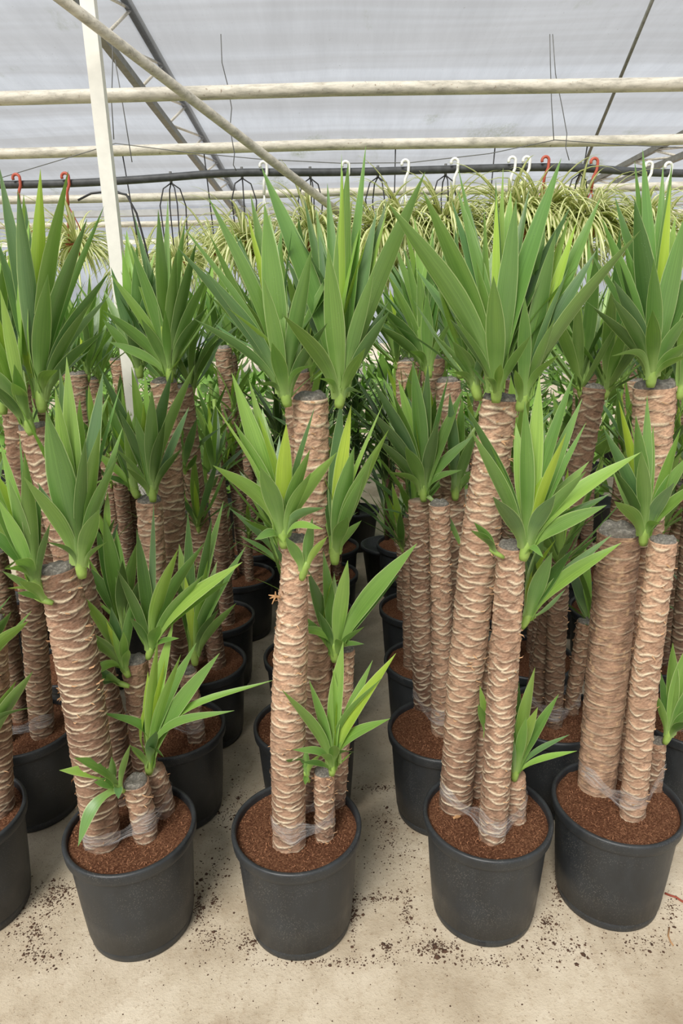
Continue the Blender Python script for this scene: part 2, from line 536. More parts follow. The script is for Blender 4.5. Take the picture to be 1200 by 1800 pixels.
VARIANTS = []
for kk in range(8):
    bow = [0.04, 0.06, 0.0, 0.08, 0.05, -0.03, 0.03, 0.11][kk]
    v, f, uv = blade((0, 0, 0), (0, 0, 1), 0.105, np.array([0, 1.0, 0]), bow, 9, 0.28, [0.2, -0.3, 0.1, -0.15, 0.4, 0, -0.5, 0.25][kk], 2)
    mm = mesh('leaf', v, f, True, uv); mm.materials.append(M['leaf']); VARIANTS.append(mm)


def jitter(c, r, a=0.14):
    k = 1 + r.uniform(-a, a); return (min(1, c[0] * k * (1 + r.uniform(-.08, .08))), min(1, c[1] * k), min(1, c[2] * k * (1 + r.uniform(-.12, .12))), 1)


def leaf_tf(parent, p, phi, alpha, Ln, mx, colr, r):
    """one leaf from the shared blades; p is relative to the plant's origin"""
    t = np.array([math.sin(alpha) * math.cos(phi), math.sin(alpha) * math.sin(phi), math.cos(alpha)])
    n = nrm(np.array([0, 0, 1.0]) - t[2] * t) if alpha > 0.02 else np.array([-math.cos(phi), -math.sin(phi), 0])
    roll = r.uniform(-0.35, 0.35)
    s = np.cross(n, t); n, s = n * math.cos(roll) + s * math.sin(roll), s * math.cos(roll) - n * math.sin(roll)
    o = bpy.data.objects.new('leaf', r.choice(VARIANTS)); COL.objects.link(o); o.parent = parent
    X = s * Ln * mx; Y = n * Ln; Z = t * Ln
    o.matrix_local = Matrix(((X[0], Y[0], Z[0], p[0]), (X[1], Y[1], Z[1], p[1]), (X[2], Y[2], Z[2], p[2]), (0, 0, 0, 1)))
    o.color = colr
    return o


def shoot_stub(parent, base, axis, h=0.075, r0=0.013, r1=0.017):
    base = np.asarray(base); axis = nrm(axis)
    b = MB()
    b.tube([base - axis * 0.016, base - axis * 0.006, base + axis * h * 0.1, base + axis * h * 0.35, base + axis * h * 0.6],
           [r0 * 0.6, r0 * 0.78, r0 * 0.85, r0 * 0.7, r1 * 0.3], 10)
    return b.obj('shoot', M['shoot'], parent)


def rosette(plant, base, n, Lmax, amax, r, axis=(0, 0, 1), phi0=None, span=None, k=1.0, stub=True, sh=None):
    """spiral of leaves around a shoot; span limits the azimuth to phi0 +- span"""
    base = np.asarray(base, float); axis = nrm(axis)
    if sh is None: sh = shoot_stub(plant, base, axis, 0.07 * k, 0.012 * k, 0.015 * k)
    a0 = r.uniform(0, 6.28)
    tiltx, tilty = math.atan2(axis[0], axis[2]), math.atan2(axis[1], axis[2])
    for i in range(n):
        fr = i / max(1, n - 1)
        phi = a0 + i * 2.39996 + r.uniform(-.25, .25)
        if span is not None: phi = phi0 + r.uniform(-span, span)
        al = math.radians(3 + (amax - 3) * fr ** 0.9 + r.uniform(-5, 5))
        t = np.array([math.sin(al) * math.cos(phi) + 0.7 * tiltx * math.cos(al), math.sin(al) * math.sin(phi) + 0.7 * tilty * math.cos(al), math.cos(al)])
        t = nrm(t); al2 = math.acos(max(-1, min(1, t[2]))); ph2 = math.atan2(t[1], t[0])
        Ln = Lmax * (1 - 0.48 * fr ** 1.6) * r.uniform(0.82, 1.08)
        if i == 0: Ln *= 0.75
        if fr > 0.92: Ln *= 0.5
        c = LEAFCOL['y'] if i == 0 else LEAFCOL['l'] if i < 3 else (LEAFCOL['m'] if r.random() < 0.5 else LEAFCOL['d'] if r.random() < 0.7 else LEAFCOL['g'])
        leaf_tf(sh, base + axis * (0.03 * k * (1 - fr) + 0.001) + np.array([math.cos(phi), math.sin(phi), 0]) * 0.009 * k * (0.3 + 0.7 * fr), ph2, al2, Ln, r.uniform(0.85, 1.2) * (1.0 if Lmax > .3 else 1.25), jitter(c, r), r)
    return sh


def hand_shoot(plant, org, bpx, Y, leaves, r, axis=(0, 0, 1), fill=8, Lfill=0.36, amax=48, k=1.0):
    """shoot whose front leaves run to measured tips; leaves: (px, py, width px[, dY[, colour[, bow]]])"""
    base = atY(bpx[0], bpx[1], Y); axis = nrm(axis)
    rel = base - org
    sh = shoot_stub(plant, rel, axis, 0.075 * k, 0.014 * k, 0.016 * k)
    nL = len(leaves)
    for i, lf in enumerate(leaves):
        px, py, w = lf[:3]
        dY = lf[3] if len(lf) > 3 and lf[3] is not None else r.uniform(-0.09, 0.03)
        cc = lf[4] if len(lf) > 4 and lf[4] else r.choice('mmmdgl')
        tip = atY(px, py, Y + dY)
        up = max(0.0, nrm(tip - base) @ axis)
        p0 = base + axis * 0.022 * k * up ** 2 * r.uniform(0.2, 1.1) + nrm((tip - base) * np.array([1, 1, 0])) * 0.010 * k
        Ln = np.linalg.norm(tip - p0)
        t = nrm(tip - p0)
        a = np.array([0, 0, 1.0])
        ng = nrm(a - (a @ t) * t)
        vw = CAM - (p0 + tip) / 2; vp = nrm(vw - (vw @ t) * t)
        sg = 1 if ng @ vp > 0 else -1
        n = nrm(ng * 0.42 + sg * vp * 0.58)
        bow = (lf[5] if len(lf) > 5 else r.uniform(0.0, 0.03) + (0.1 if t[2] < 0.3 else 0)) + 0.09 * math.sqrt(max(0, 1 - t[2] ** 2))
        depth = (p0 - CAM) @ FWD
        W = w * depth / F * 0.97
        v, f, uv = blade(p0 - org, tip - org, W, n, bow, 13, r.uniform(0.16, 0.3), r.uniform(-0.3, 0.3), 4, ng)
        m = mesh('leaf', v, f, True, uv)
        o = link('leaf', m, sh, M['leaf']); o.color = jitter(LEAFCOL[cc], r, 0.12)
    if fill:
        rosette(plant, rel, fill, Lfill, amax, r, axis, math.pi / 2, 1.5, k, sh=sh)
    return sh


# ------------------------------------------------------------------ canes
def sinnoise(th, z, r, n, kmax, zf):
    o = np.zeros(np.broadcast(th, z).shape)
    for _ in range(n):
        o = o + math.cos(r.uniform(0, 6.28)) * np.sin(r.randint(0, kmax) * th + r.uniform(-zf, zf) * z + r.uniform(0, 6.28))
    return o / math.sqrt(n)


C3 = lambda *a: np.array(lin(*a)[:3])


def cane_mesh(pts, rads, r, dz=0.003, seg=48, pale=0.5, grid=0.0, dark=0.0, top_pale=0.3, name='cane'):
    """ringed yucca cane along pts; leaf scars are ledges of the surface"""
    pts = np.asarray(pts, float); rads = np.asarray(rads, float)
    Ls = np.concatenate([[0], np.cumsum(np.linalg.norm(np.diff(pts, axis=0), axis=1))]); Ltot = Ls[-1]
    nz = max(12, int(Ltot / dz))
    s = np.linspace(0, Ltot, nz + 1)
    # smooth path
    def ip(y): return np.interp(s, Ls, y)
    P = np.stack([ip(pts[:, i]) for i in range(3)], 1)
    if len(pts) > 2:
        ker = np.hanning(max(5, nz // 4) | 1); ker /= ker.sum(); h = len(ker) // 2
        for i in range(3):
            lo = 2 * P[0, i] - P[1:h + 1, i][::-1]; hi = 2 * P[-1, i] - P[-h - 1:-1, i][::-1]
            P[:, i] = np.convolve(np.concatenate([lo, P[:, i], hi]), ker, 'valid')
    R0 = ip(rads)
    th = np.linspace(0, 2 * math.pi, seg, endpoint=False)
    TH, S = np.meshgrid(th, s)
    scar = np.zeros_like(TH); groove = np.zeros_like(TH); ledge = np.zeros_like(TH)
    warp = 0.0035 * sinnoise(TH, S, r, 7, 5, 60)
    step = 0.0058 * r.uniform(0.9, 1.15)
    nsc = int(Ltot / step)
    flakes = []
    a0 = r.uniform(0, 6.28)
    for i in range(nsc):
        zc = (i + 0.5) * step + r.uniform(-0.002, 0.002); tc = a0 + i * 2.39996 + r.uniform(-.25, .25)
        A = r.uniform(0.75, 1.25)
        i0, i1 = np.searchsorted(s, (zc - 0.016, zc + 0.03))
        if i1 <= i0: continue
        dth = (th - tc + math.pi) % (2 * math.pi) - math.pi
        am = np.clip(1 - (dth / A) ** 2, 0, 1)[None, :]
        Z = S[i0:i1] + warp[i0:i1] - (zc + r.uniform(0.004, 0.013) * (dth / A)[None, :] ** 2)
        st = r.choice((0.15, 0.5, 0.8, 1.0, 1.0))
        g = np.exp(-(Z / (0.0010 + 0.0019 * am * st)) ** 2) * am ** 0.4 * (0.25 + 0.75 * st)
        scar[i0:i1] = np.maximum(scar[i0:i1], g)
        groove[i0:i1] = np.maximum(groove[i0:i1], np.exp(-((Z + 0.0042) / 0.0030) ** 2) * am ** 0.6 * (0.5 + 0.5 * st))
        ledge[i0:i1] = np.maximum(ledge[i0:i1], np.where(Z > 0, np.exp(-Z / 0.009), np.exp(-(Z / 0.0015) ** 2)) * am)
        flakes.append((zc, tc, A))
    big = sinnoise(TH, S, r, 6, 3, 14); mid = sinnoise(TH, S, r, 10, 9, 160); rough = NPR.normal(0, 1, TH.shape)
    R = R0[:, None] * (1 + 0.025 * big) + 0.0020 * ledge - 0.0012 * groove + 0.0009 * mid + 0.0006 * rough
    hf = S / Ltot
    pal = np.clip(pale + top_pale * (hf - 0.4) + 0.16 * big, 0, 1)[..., None]
    base = C3(98, 72, 58) * (1 - pal) + C3(204, 168, 140) * pal
    base = base * (1 + 0.2 * mid[..., None] + 0.13 * rough[..., None])
    if dark: base = base * (1 - dark) + C3(72, 58, 50) * dark
    # fine slanting fibres
    fib = np.abs(np.sin(5 * TH + 210 * S + 2.2 * mid)); fib2 = np.abs(np.sin(4 * TH - 190 * S + 2.5 * big))
    fm = np.clip(1 - np.minimum(fib, fib2) / 0.16, 0, 1)[..., None] * np.clip(0.25 + 0.9 * (hf - 0.3), 0.1, 0.8)[..., None]
    base = base * (1 - 0.75 * fm) + C3(112, 66, 44) * 0.75 * fm
    if grid:
        row = np.floor((S + warp) / 0.021)
        vline = np.minimum(np.abs(np.sin(7.0 * TH + row * 1.9 + 0.3 * mid)), np.abs(np.sin(math.pi * (S + warp * .6) / 0.0125)) * 1.2)
        gm = (np.clip(1 - vline / 0.2, 0, 1) * (0.4 + 0.6 * (np.sin(row * 7.1 + TH * 2) > -0.3)))[..., None] * grid
        base = base * (1 - 0.75 * gm) + C3(218, 184, 144) * 0.75 * gm
        scar = scar * 0.38; groove = groove * 0.5; base = base * 0.86
    gr = groove[..., None] * (1 - scar[..., None])
    base = base * (1 - 0.8 * gr) + C3(46, 29, 22) * 0.8 * gr
    sc_ = np.clip(scar * 1.25, 0, 1)[..., None]
    colr = base * (1 - sc_) + (C3(240, 224, 196)) * sc_
    colr = np.clip(colr, 0.004, 1)
    T = np.gradient(P, axis=0); T /= np.linalg.norm(T, axis=1)[:, None]
    U = np.array([1.0, 0, 0])[None] - T[:, :1] * T; U /= np.linalg.norm(U, axis=1)[:, None]; V = np.cross(T, U)
    verts = P[:, None, :] + R[..., None] * (np.cos(TH)[..., None] * U[:, None] + np.sin(TH)[..., None] * V[:, None])
    nr = nz + 1
    idx = np.arange(nr * seg).reshape(nr, seg); nxt = np.roll(idx, -1, 1)
    faces = np.stack([idx[:-1], nxt[:-1], nxt[1:], idx[1:]], -1).reshape(-1, 4)
    vv = verts.reshape(-1, 3)
    ftop = [list(idx[-1])]
    m = mesh(name, vv, faces.tolist() + ftop, True, None, colr.reshape(-1, 3))
    m.materials.append(M['bark'])
    return m, (P, U, V, T, R0, s, flakes)


def fibre_mesh(info, r, n, topbias=0.6):
    """loose bark fibres lifting off the scars"""
    P, U, V, T, R0, s, fl = info
    b = MB(); Lt = s[-1]
    for _ in range(n):
        zc, tc, A = r.choice(fl)
        if r.random() < topbias and zc < Lt * 0.55: continue
        i = min(len(s) - 1, int(np.searchsorted(s, zc)))
        an = tc + r.uniform(-A, A) * 0.8
        def pt(a, dz, out):
            return P[i] + T[i] * dz + (R0[i] + out) * (math.cos(a) * U[i] + math.sin(a) * V[i])
        w = r.uniform(0.05, 0.22); h = r.uniform(-0.012, 0.012); o = r.uniform(0.002, 0.011)
        th = r.uniform(0.0009, 0.0022)
        b.add([pt(an - w, -th, 0.001), pt(an - w, th, 0.001), pt(an, h * .4 + th, o * .6 + .002), pt(an, h * .4 - th, o * .6 + .002),
               pt(an + w * r.uniform(.3, 1), h, o)], [(0, 1, 2, 3), (3, 2, 4)])
    return b


def cap_mesh(r, name='cut_cap'):
    b = MB(); n = 28
    pr = [(1.0, -0.30), (1.02, -0.1), (1.0, 0.12), (0.93, 0.24), (0.75, 0.30), (0.45, 0.31), (0.2, 0.29), (0.0, 0.28)]
    b.lathe(pr, n)
    ph = r.uniform(0, 6)
    b.v = [(x * (1 + .04 * math.sin(3 * math.atan2(y, x) + ph) + .02 * math.sin(7 * math.atan2(y, x))), y, z + 0.09 * math.sin(4 * x + ph) + 0.06 * math.sin(7 * y + 2 * ph) + 0.05 * math.sin(11 * x + 8 * y)) for x, y, z in b.v]
    return b.mesh(name)


CAPS = [cap_mesh(random.Random(i)) for i in range(4)]
for cm_ in CAPS: cm_.materials.append(M['cap'])


def put_cap(cane_obj, p, axis, rad, r):
    o = link('cut_cap', r.choice(CAPS), cane_obj)
    q = Vector(axis).to_track_quat('Z', 'Y').to_matrix().to_4x4()
    o.matrix_local = Matrix.Translation(Vector(p)) @ q @ Matrix.Diagonal((rad, rad, rad * 0.95, 1)); return o


SOILZ, POTH, POTR = 0.284, 0.30, 0.162


def hand_cane(plant, org, path, widths, r, Ytop=None, capd=True, seg=52, dz=0.0027, fib=60, **kw):
    """path: pixels from soil to top; first point lies on the soil"""
    b0 = atZ(path[0][0], path[0][1], SOILZ)
    Y0 = b0[1]; Y1 = Y0 if Ytop is None else Ytop
    n = len(path)
    P = [b0 + np.array([0, 0, -0.02])]
    for i in range(1, n):
        q = (path[0][1] - path[i][1]) / max(1, path[0][1] - path[-1][1])
        P.append(atY(path[i][0], path[i][1], Y0 + (Y1 - Y0) * q))
    rad = [0.5 * widths[i] * ((P[i] - CAM) @ FWD) / F for i in range(n)]
    m, info = cane_mesh([p - org for p in P], rad, r, dz, seg, **kw)
    o = link('cane', m, plant)
    o.color = (1, 1, 1, 1)
    if capd:
        put_cap(o, P[-1] - org, P[-1] - P[-2], rad[-1] * 0.93, r)
    fb = fibre_mesh(info, r, fib)
    if fb.v:
        fo = fb.obj('bark_fibre', M['fibre'], o); fo['kind'] = 'stuff'
    return o, P, rad


# ------------------------------------------------------------------ pots
def pot_parts():
    r0, rb, h = POTR, 0.128, POTH
    b = MB()
    b.lathe([(0.0, 0.004), (rb * 0.8, 0.004), (rb * 0.97, 0.0), (rb + 0.001, 0.004), (rb + 0.0035, 0.026), (rb + 0.002, 0.028), (rb + 0.0055, 0.0295),
             (rb + 0.013, 0.12), (r0 - 0.012, 0.262), (r0 - 0.0105, 0.277), (r0 - 0.015, 0.277), (r0 - 0.017, 0.26), (rb + 0.004, 0.06), (0, 0.05)], 72)
    body = b.mesh('pot')
    b = MB()
    b.lathe([(r0 - 0.0118, 0.268), (r0 - 0.004, 0.2685), (r0 - 0.002, 0.272), (r0 - 0.0012, 0.282), (r0 - 0.0002, 0.2915), (r0 - 0.0004, 0.2965), (r0 - 0.0025, 0.2992), (r0 - 0.007, 0.3003),
             (r0 - 0.0105, 0.2985), (r0 - 0.0125, 0.294), (r0 - 0.0125, 0.268)], 72)
    rim = b.mesh('rim')
    for m in (body, rim): m.materials.append(M['pot'])
    return body, rim


def soil_mesh(r, nr=26, na=84):
    v = [(0, 0, SOILZ + 0.004)]; f = []
    ph = [r.uniform(0, 6) for _ in range(8)]
    for i in range(1, nr + 1):
        rr = (POTR - 0.0115) * i / nr
        for k in range(na):
            a = 2 * math.pi * k / na
            x, y = rr * math.cos(a), rr * math.sin(a)
            z = SOILZ + 0.004 * math.sin(23 * x + ph[0]) * math.sin(19 * y + ph[1]) + 0.0025 * math.sin(61 * x + ph[2] + 20 * y) + r.uniform(-.0022, .0026)
            if i == nr: z = SOILZ - 0.004
            v.append((x, y, z))
    for k in range(na): f.append((0, 1 + k, 1 + (k + 1) % na))
    for i in range(nr - 1):
        for k in range(na):
            k2 = (k + 1) % na
            f.append((1 + i * na + k, 1 + (i + 1) * na + k, 1 + (i + 1) * na + k2, 1 + i * na + k2))
    m = mesh('soil', v, f); m.materials.append(M['soil']); return m


def coir_mesh(r, n=900):
    b = MB()
    for _ in range(n):
        rr = (POTR - 0.02) * math.sqrt(r.random()); a = r.uniform(0, 6.28); c = np.array([rr * math.cos(a), rr * math.sin(a), SOILZ + r.uniform(0.002, 0.006)])
        d = nrm([r.uniform(-1, 1), r.uniform(-1, 1), r.uniform(-.25, .4)]); l = r.uniform(0.0015, 0.005); w = np.cross(d, [0, 0, 1]) * r.uniform(.0003, .0007)
        b.add([c - d * l - w, c - d * l + w, c + np.array([0, 0, .001]) + w, c + np.array([0, 0, .001]) - w, c + d * l], [(0, 1, 2, 3), (3, 2, 4)])
    m = b.mesh('coir_fibre'); m.materials.append(M['coir']); return m


POTBODY, POTRIM = pot_parts()
SOILS = [soil_mesh(random.Random(40 + i)) for i in range(4)]
COIRS = [coir_mesh(random.Random(60 + i)) for i in range(3)]


def start_plant(rimpx=None, xy=None, r=RNG, detail=True):
    if rimpx is not None:
        c = atZ(rimpx[0], rimpx[1], POTH); org = np.array([c[0], c[1], 0.0])
    else: org = np.array([xy[0], xy[1], 0.0])
    e = empty('potted_yucca', tuple(org))
    p = link('pot', POTBODY, e); p.rotation_euler.z = r.uniform(0, 6); rm = link('rim', POTRIM, p)
    s = link('soil', r.choice(SOILS), e); s.rotation_euler.z = r.uniform(0, 6)
    if detail:
        co = link('coir_fibre', r.choice(COIRS), s); co['kind'] = 'stuff'
    return e, org


def hull2(pts):
    pts = sorted(map(tuple, pts)); 
    def half(ps):
        h = []
        for p in ps:
            while len(h) >= 2 and (h[-1][0] - h[-2][0]) * (p[1] - h[-2][1]) - (h[-1][1] - h[-2][1]) * (p[0] - h[-2][0]) <= 0: h.pop()
            h.append(p)
        return h
    a = half(pts); c = half(pts[::-1]); return a[:-1] + c[:-1]


def stretch_wrap(plant, circles, z0, h, r, tilt=(0, 0), rows=9, gather=0.0):
    """band of film pulled round the canes: hull of their sections, wavy and creased"""
    pts = [(x + (rr + 0.0025) * math.cos(a), y + (rr + 0.0025) * math.sin(a)) for x, y, rr in circles for a in np.linspace(0, 6.283, 24, endpoint=False)]
    H = hull2(pts); H = np.array(H + [H[0]])
    d = np.concatenate([[0], np.cumsum(np.linalg.norm(np.diff(H, axis=0), axis=1))]); n = 110
    u = np.linspace(0, d[-1], n, endpoint=False)
    X = np.interp(u, d, H[:, 0]); Y = np.interp(u, d, H[:, 1]); cx, cy = X.mean(), Y.mean()
    # distance to the nearest cane: free spans gather into a rope
    gap = np.min([np.hypot(X - x, Y - y) - rr for x, y, rr in circles], 0)
    gm = np.clip(gap / 0.02, 0, 1)
    v = []; uv = []; f = []
    ph = [r.uniform(0, 6) for _ in range(6)]
    for j in range(rows + 1):
        q = j / rows - 0.5
        for i in range(n):
            a = 2 * math.pi * i / n
            hh = h * (1 - 0.45 * gm[i]) * (1 + 0.2 * math.sin(3 * a + ph[0]) + .12 * math.sin(7 * a + ph[1]))
            z = z0 + q * hh + tilt[0] * (X[i] - cx) + tilt[1] * (Y[i] - cy) + 0.006 * math.sin(2 * a + ph[2]) + 0.004 * math.sin(5 * a + ph[3])
            o = 0.0015 * math.sin(9 * q * 6 + 3 * a + ph[4]) - 0.006 * gm[i] * (0.25 - q * q) + r.uniform(0, .0012)
            dx, dy = nrm([X[i] - cx, Y[i] - cy])
            v.append((X[i] + dx * o, Y[i] + dy * o, z)); uv.append((i / n * 6, j / rows))
    for j in range(rows):
        for i in range(n):
            i2 = (i + 1) % n
            f.append((j * n + i, j * n + i2, (j + 1) * n + i2, (j + 1) * n + i))
    m = mesh('stretch_film', v, f, True, uv)
    return link('stretch_film', m, plant, M['wrap'])


GY = 'rows of potted yuccas'

# ------------------------------------------------------------------ front row, measured plant by plant
def wrap_at(plant, org, canes, z0, h, r, tilt=(0, 0)):
    cs = []
    for P, rad in canes:
        a, c = P[0], P[1]; q = (z0 - a[2]) / (c[2] - a[2]); p = a + (c - a) * q
        cs.append((p[0] - org[0], p[1] - org[1], rad[0] + (rad[1] - rad[0]) * q))
    return stretch_wrap(plant, cs, z0, h, r, tilt)


# --- plant cut by the left edge
r = random.Random(101)
e, org = start_plant((-73, 1430), r=r)
tag(e, 'front-row potted yucca cut off by the left edge of the photo', 'potted plant', GY)
c1 = hand_cane(e, org, [(-8, 1425), (-14, 1250), (-22, 1090)], [58, 58, 56], r, pale=.35)
c2 = hand_cane(e, org, [(-80, 1400), (-110, 1000), (-140, 700)], [66, 62, 58], r, pale=.4)
Y = c1[1][-1][1]
hand_shoot(e, org, (-30, 1180), Y - .04, [(50, 1092, 26, -.05, 'l'), (20, 1075, 22, -.02, 'd'), (-10, 1020, 26), (-40, 1010, 26), (-80, 1060, 26)], r, fill=5, Lfill=.25)
hand_shoot(e, org, (-22, 1330), Y - .07, [(58, 1180, 26, -.06, 'm'), (28, 1197, 22, -.03, 'l'), (62, 1242, 16, -.08, 'd', .1), (-10, 1180, 24), (-60, 1230, 22)], r, fill=4, Lfill=.2)
Y = c2[1][-1][1]
hand_shoot(e, org, (-120, 705), Y - .03, [(-40, 420, 30), (-70, 330, 34), (-10, 480, 30), (-120, 320, 34), (-200, 420, 34)], r, fill=12)

# --- five-caned plant
r = random.Random(102)
e, org = start_plant((229, 1450), r=r)
tag(e, 'front-row potted yucca with five canes, the thick one cut off grey at half height', 'potted plant', GY)
thick = hand_cane(e, org, [(181, 1480), (163, 1340), (132, 1130), (101, 1000)], [60, 66, 74, 62], r, pale=.2, top_pale=.15, fib=110)
tall = hand_cane(e, org, [(213, 1395), (192, 1280), (150, 1080), (98, 880), (58, 752)], [58, 58, 56, 54, 50], r, pale=.22, top_pale=.55)
mid = hand_cane(e, org, [(262, 1412), (250, 1300), (237, 1160)], [38, 42, 44], r, pale=.2, fib=40)
stub = hand_cane(e, org, [(257, 1470), (248, 1420), (238, 1375)], [42, 42, 44], r, pale=.42, fib=30)
short = hand_cane(e, org, [(287, 1425), (280, 1390), (270, 1350)], [42, 40, 36], r, pale=.3, capd=False, fib=25)
wrap_at(e, org, [(q[1], q[2]) for q in (thick, stub, short)], SOILZ + .05, .05, r, (.12, 0))
Y = tall[1][-1][1]
hand_shoot(e, org, (73, 712), Y - .05, [
    (71, 297, 31, 0, 'y'), (120, 300, 33, -.02, 'm'), (31, 333, 33, -.05, 'g'), (84, 482, 33, -.09, 'm'), (153, 385, 28, -.04, 'd'), (183, 362, 16, .05, 'm'),
    (192, 478, 25, -.03, 'd'), (160, 530, 20, -.05, 'd'), (191, 520, 18, 0, 'g'), (184, 580, 22, -.03, 'd'), (101, 650, 22, -.08, 'm', .14), (45, 358, 22, .06, 'd'),
    (10, 345, 26, .05, 'd'), (-5, 420, 26, 0, 'g'), (-2, 290, 26, .03, 'g'), (50, 410, 22, .06)], r, fill=12)
hand_shoot(e, org, (52, 752), Y - .075, [
    (0, 508, 22, -.04, 'l'), (-25, 560, 26, -.02, 'l'), (-35, 630, 30, -.05, 'm'), (10, 560, 20, -.02, 'y'), (25, 640, 22, -.08, 'm'), (21, 672, 24, -.09, 'm', .12),
    (-45, 480, 28, .02, 'd'), (-60, 560, 26), (-20, 670, 20, -.07, 'd'), (-70, 650, 26, .0, 'd')], r, axis=(-.25, 0, 1), fill=4)
hand_shoot(e, org, (4, 716), Y + .03, [(-40, 430, 28), (-70, 520, 28), (10, 440, 26), (-20, 400, 28)], r, fill=9)
Y = thick[1][-1][1]
hand_shoot(e, org, (143, 1003), Y - .035, [
    (117, 627, 36, .02, 'l'), (181, 655, 34, .03, 'g'), (81, 722, 50, -.06, 'm'), (97, 682, 30, -.01, 'l'), (41, 838, 30, -.09, 'm'), (176, 753, 32, -.02, 'm'),
    (213, 675, 12, .05, 'm'), (208, 800, 24, -.02, 'm'), (174, 895, 30, -.09, 'm'), (187, 953, 11, -.05, 'm'), (80, 952, 11, -.08, 'd', .1), (105, 648, 30, .05, 'd'),
    (140, 700, 34, .04, 'l'), (150, 770, 24, -.04, 'd')], r, fill=5, Lfill=.34)
hand_shoot(e, org, (66, 1028), Y - .03, [
    (43, 795, 27, -.03, 'm'), (34, 760, 9, .02, 'm'), (0, 775, 24, -.02, 'l'), (-5, 875, 26, -.05, 'l'), (88, 920, 13, -.04, 'd'), (8, 1000, 18, -.08, 'm', .1),
    (27, 985, 26, -.09, 'm', .1), (-25, 850, 30, -.02, 'm'), (-45, 910, 26, -.04, 'm'), (-30, 790, 26, .02, 'l'), (70, 850, 18, .03, 'd'), (15, 840, 24, -.04, 'm')], r, axis=(-.35, 0, 1), fill=3, Lfill=.28)
hand_shoot(e, org, (80, 1056), Y - .05, [(4, 1004, 18, -.05, 'm'), (33, 1020, 24, -.07, 'm'), (12, 1034, 10, -.06, 'l', .1), (30, 1042, 14, -.04, 'm')], r, axis=(-1, 0, .4), fill=0, k=.6)
Y = mid[1][-1][1]
hand_shoot(e, org, (221, 1180), Y - .035, [
    (139, 1041, 26, -.04, 'l'), (131, 1105, 28, -.07, 'm'), (187, 1092, 13, -.04, 'y'), (195, 1067, 24, -.01, 'g'), (198, 1107, 13, -.05, 'l'), (237, 1043, 21, .0, 'm'),
    (217, 1110, 17, -.05, 'l'), (160, 1170, 14, -.05, 'm', .08), (150, 1197, 18, -.09, 'l', .16), (226, 1142, 15, -.07, 'm')], r, axis=(-.4, 0, 1), fill=3, Lfill=.17, k=.8)
hand_shoot(e, org, (216, 1203), Y - .045, [(149, 1175, 18, -.04, 'd'), (146, 1199, 18, -.05, 'm', .1), (165, 1206, 14, -.03, 'd')], r, axis=(-1, 0, .4), fill=0, k=.6)
hand_shoot(e, org, (263, 1148), Y - .03, [
    (313, 965, 28, -.05, 'l'), (360, 953, 30, .0, 'm'), (358, 1010, 24, -.04, 'm'), (426, 988, 30, -.06, 'l'), (405, 1020, 22, -.03, 'm'), (240, 930, 24, .02, 'd'), (270, 885, 13, .05, 'g'),
    (205, 1000, 22, -.04, 'd'), (280, 1100, 24, -.09, 'm'), (228, 1085, 14, -.06, 'd'), (315, 1122, 12, -.05, 'm')], r, axis=(.4, 0, 1), fill=3, Lfill=.24, k=.8)
Y = short[1][-1][1]
hand_shoot(e, org, (262, 1350), Y - .03, [
    (277, 1128, 23, -.02, 'l'), (386, 1148, 30, -.02, 'm'), (345, 1130, 26, .02, 'm'), (305, 1090, 26, .02, 'l'), (318, 1150, 22, -.04, 'l'), (482, 1195, 15, -.04, 'l', .09), (412, 1249, 17, -.08, 'm', .1),
    (176, 1252, 20, -.06, 'm', .2), (288, 1331, 14, -.09, 'd', .2), (228, 1310, 10, -.06, 'm'), (260, 1180, 18, .02, 'y'), (290, 1160, 16, 0, 'y'), (275, 1285, 22, -.08, 'g')], r, axis=(.1, 0, 1), fill=3, Lfill=.24)
Y = stub[1][-1][1]
hand_shoot(e, org, (209, 1386), Y - .03, [
    (104, 1354, 24, -.05, 'l', .07), (130, 1332, 28, -.06, 'm', .06), (137, 1488, 24, -.09, 'm', .14), (196, 1330, 16, .0, 'm'), (229, 1308, 13, -.02, 'm'), (208, 1404, 16, -.05, 'g', .15),
    (165, 1375, 20, -.04, 'm')], r, axis=(-.7, -.2, .8), fill=0, k=.6)

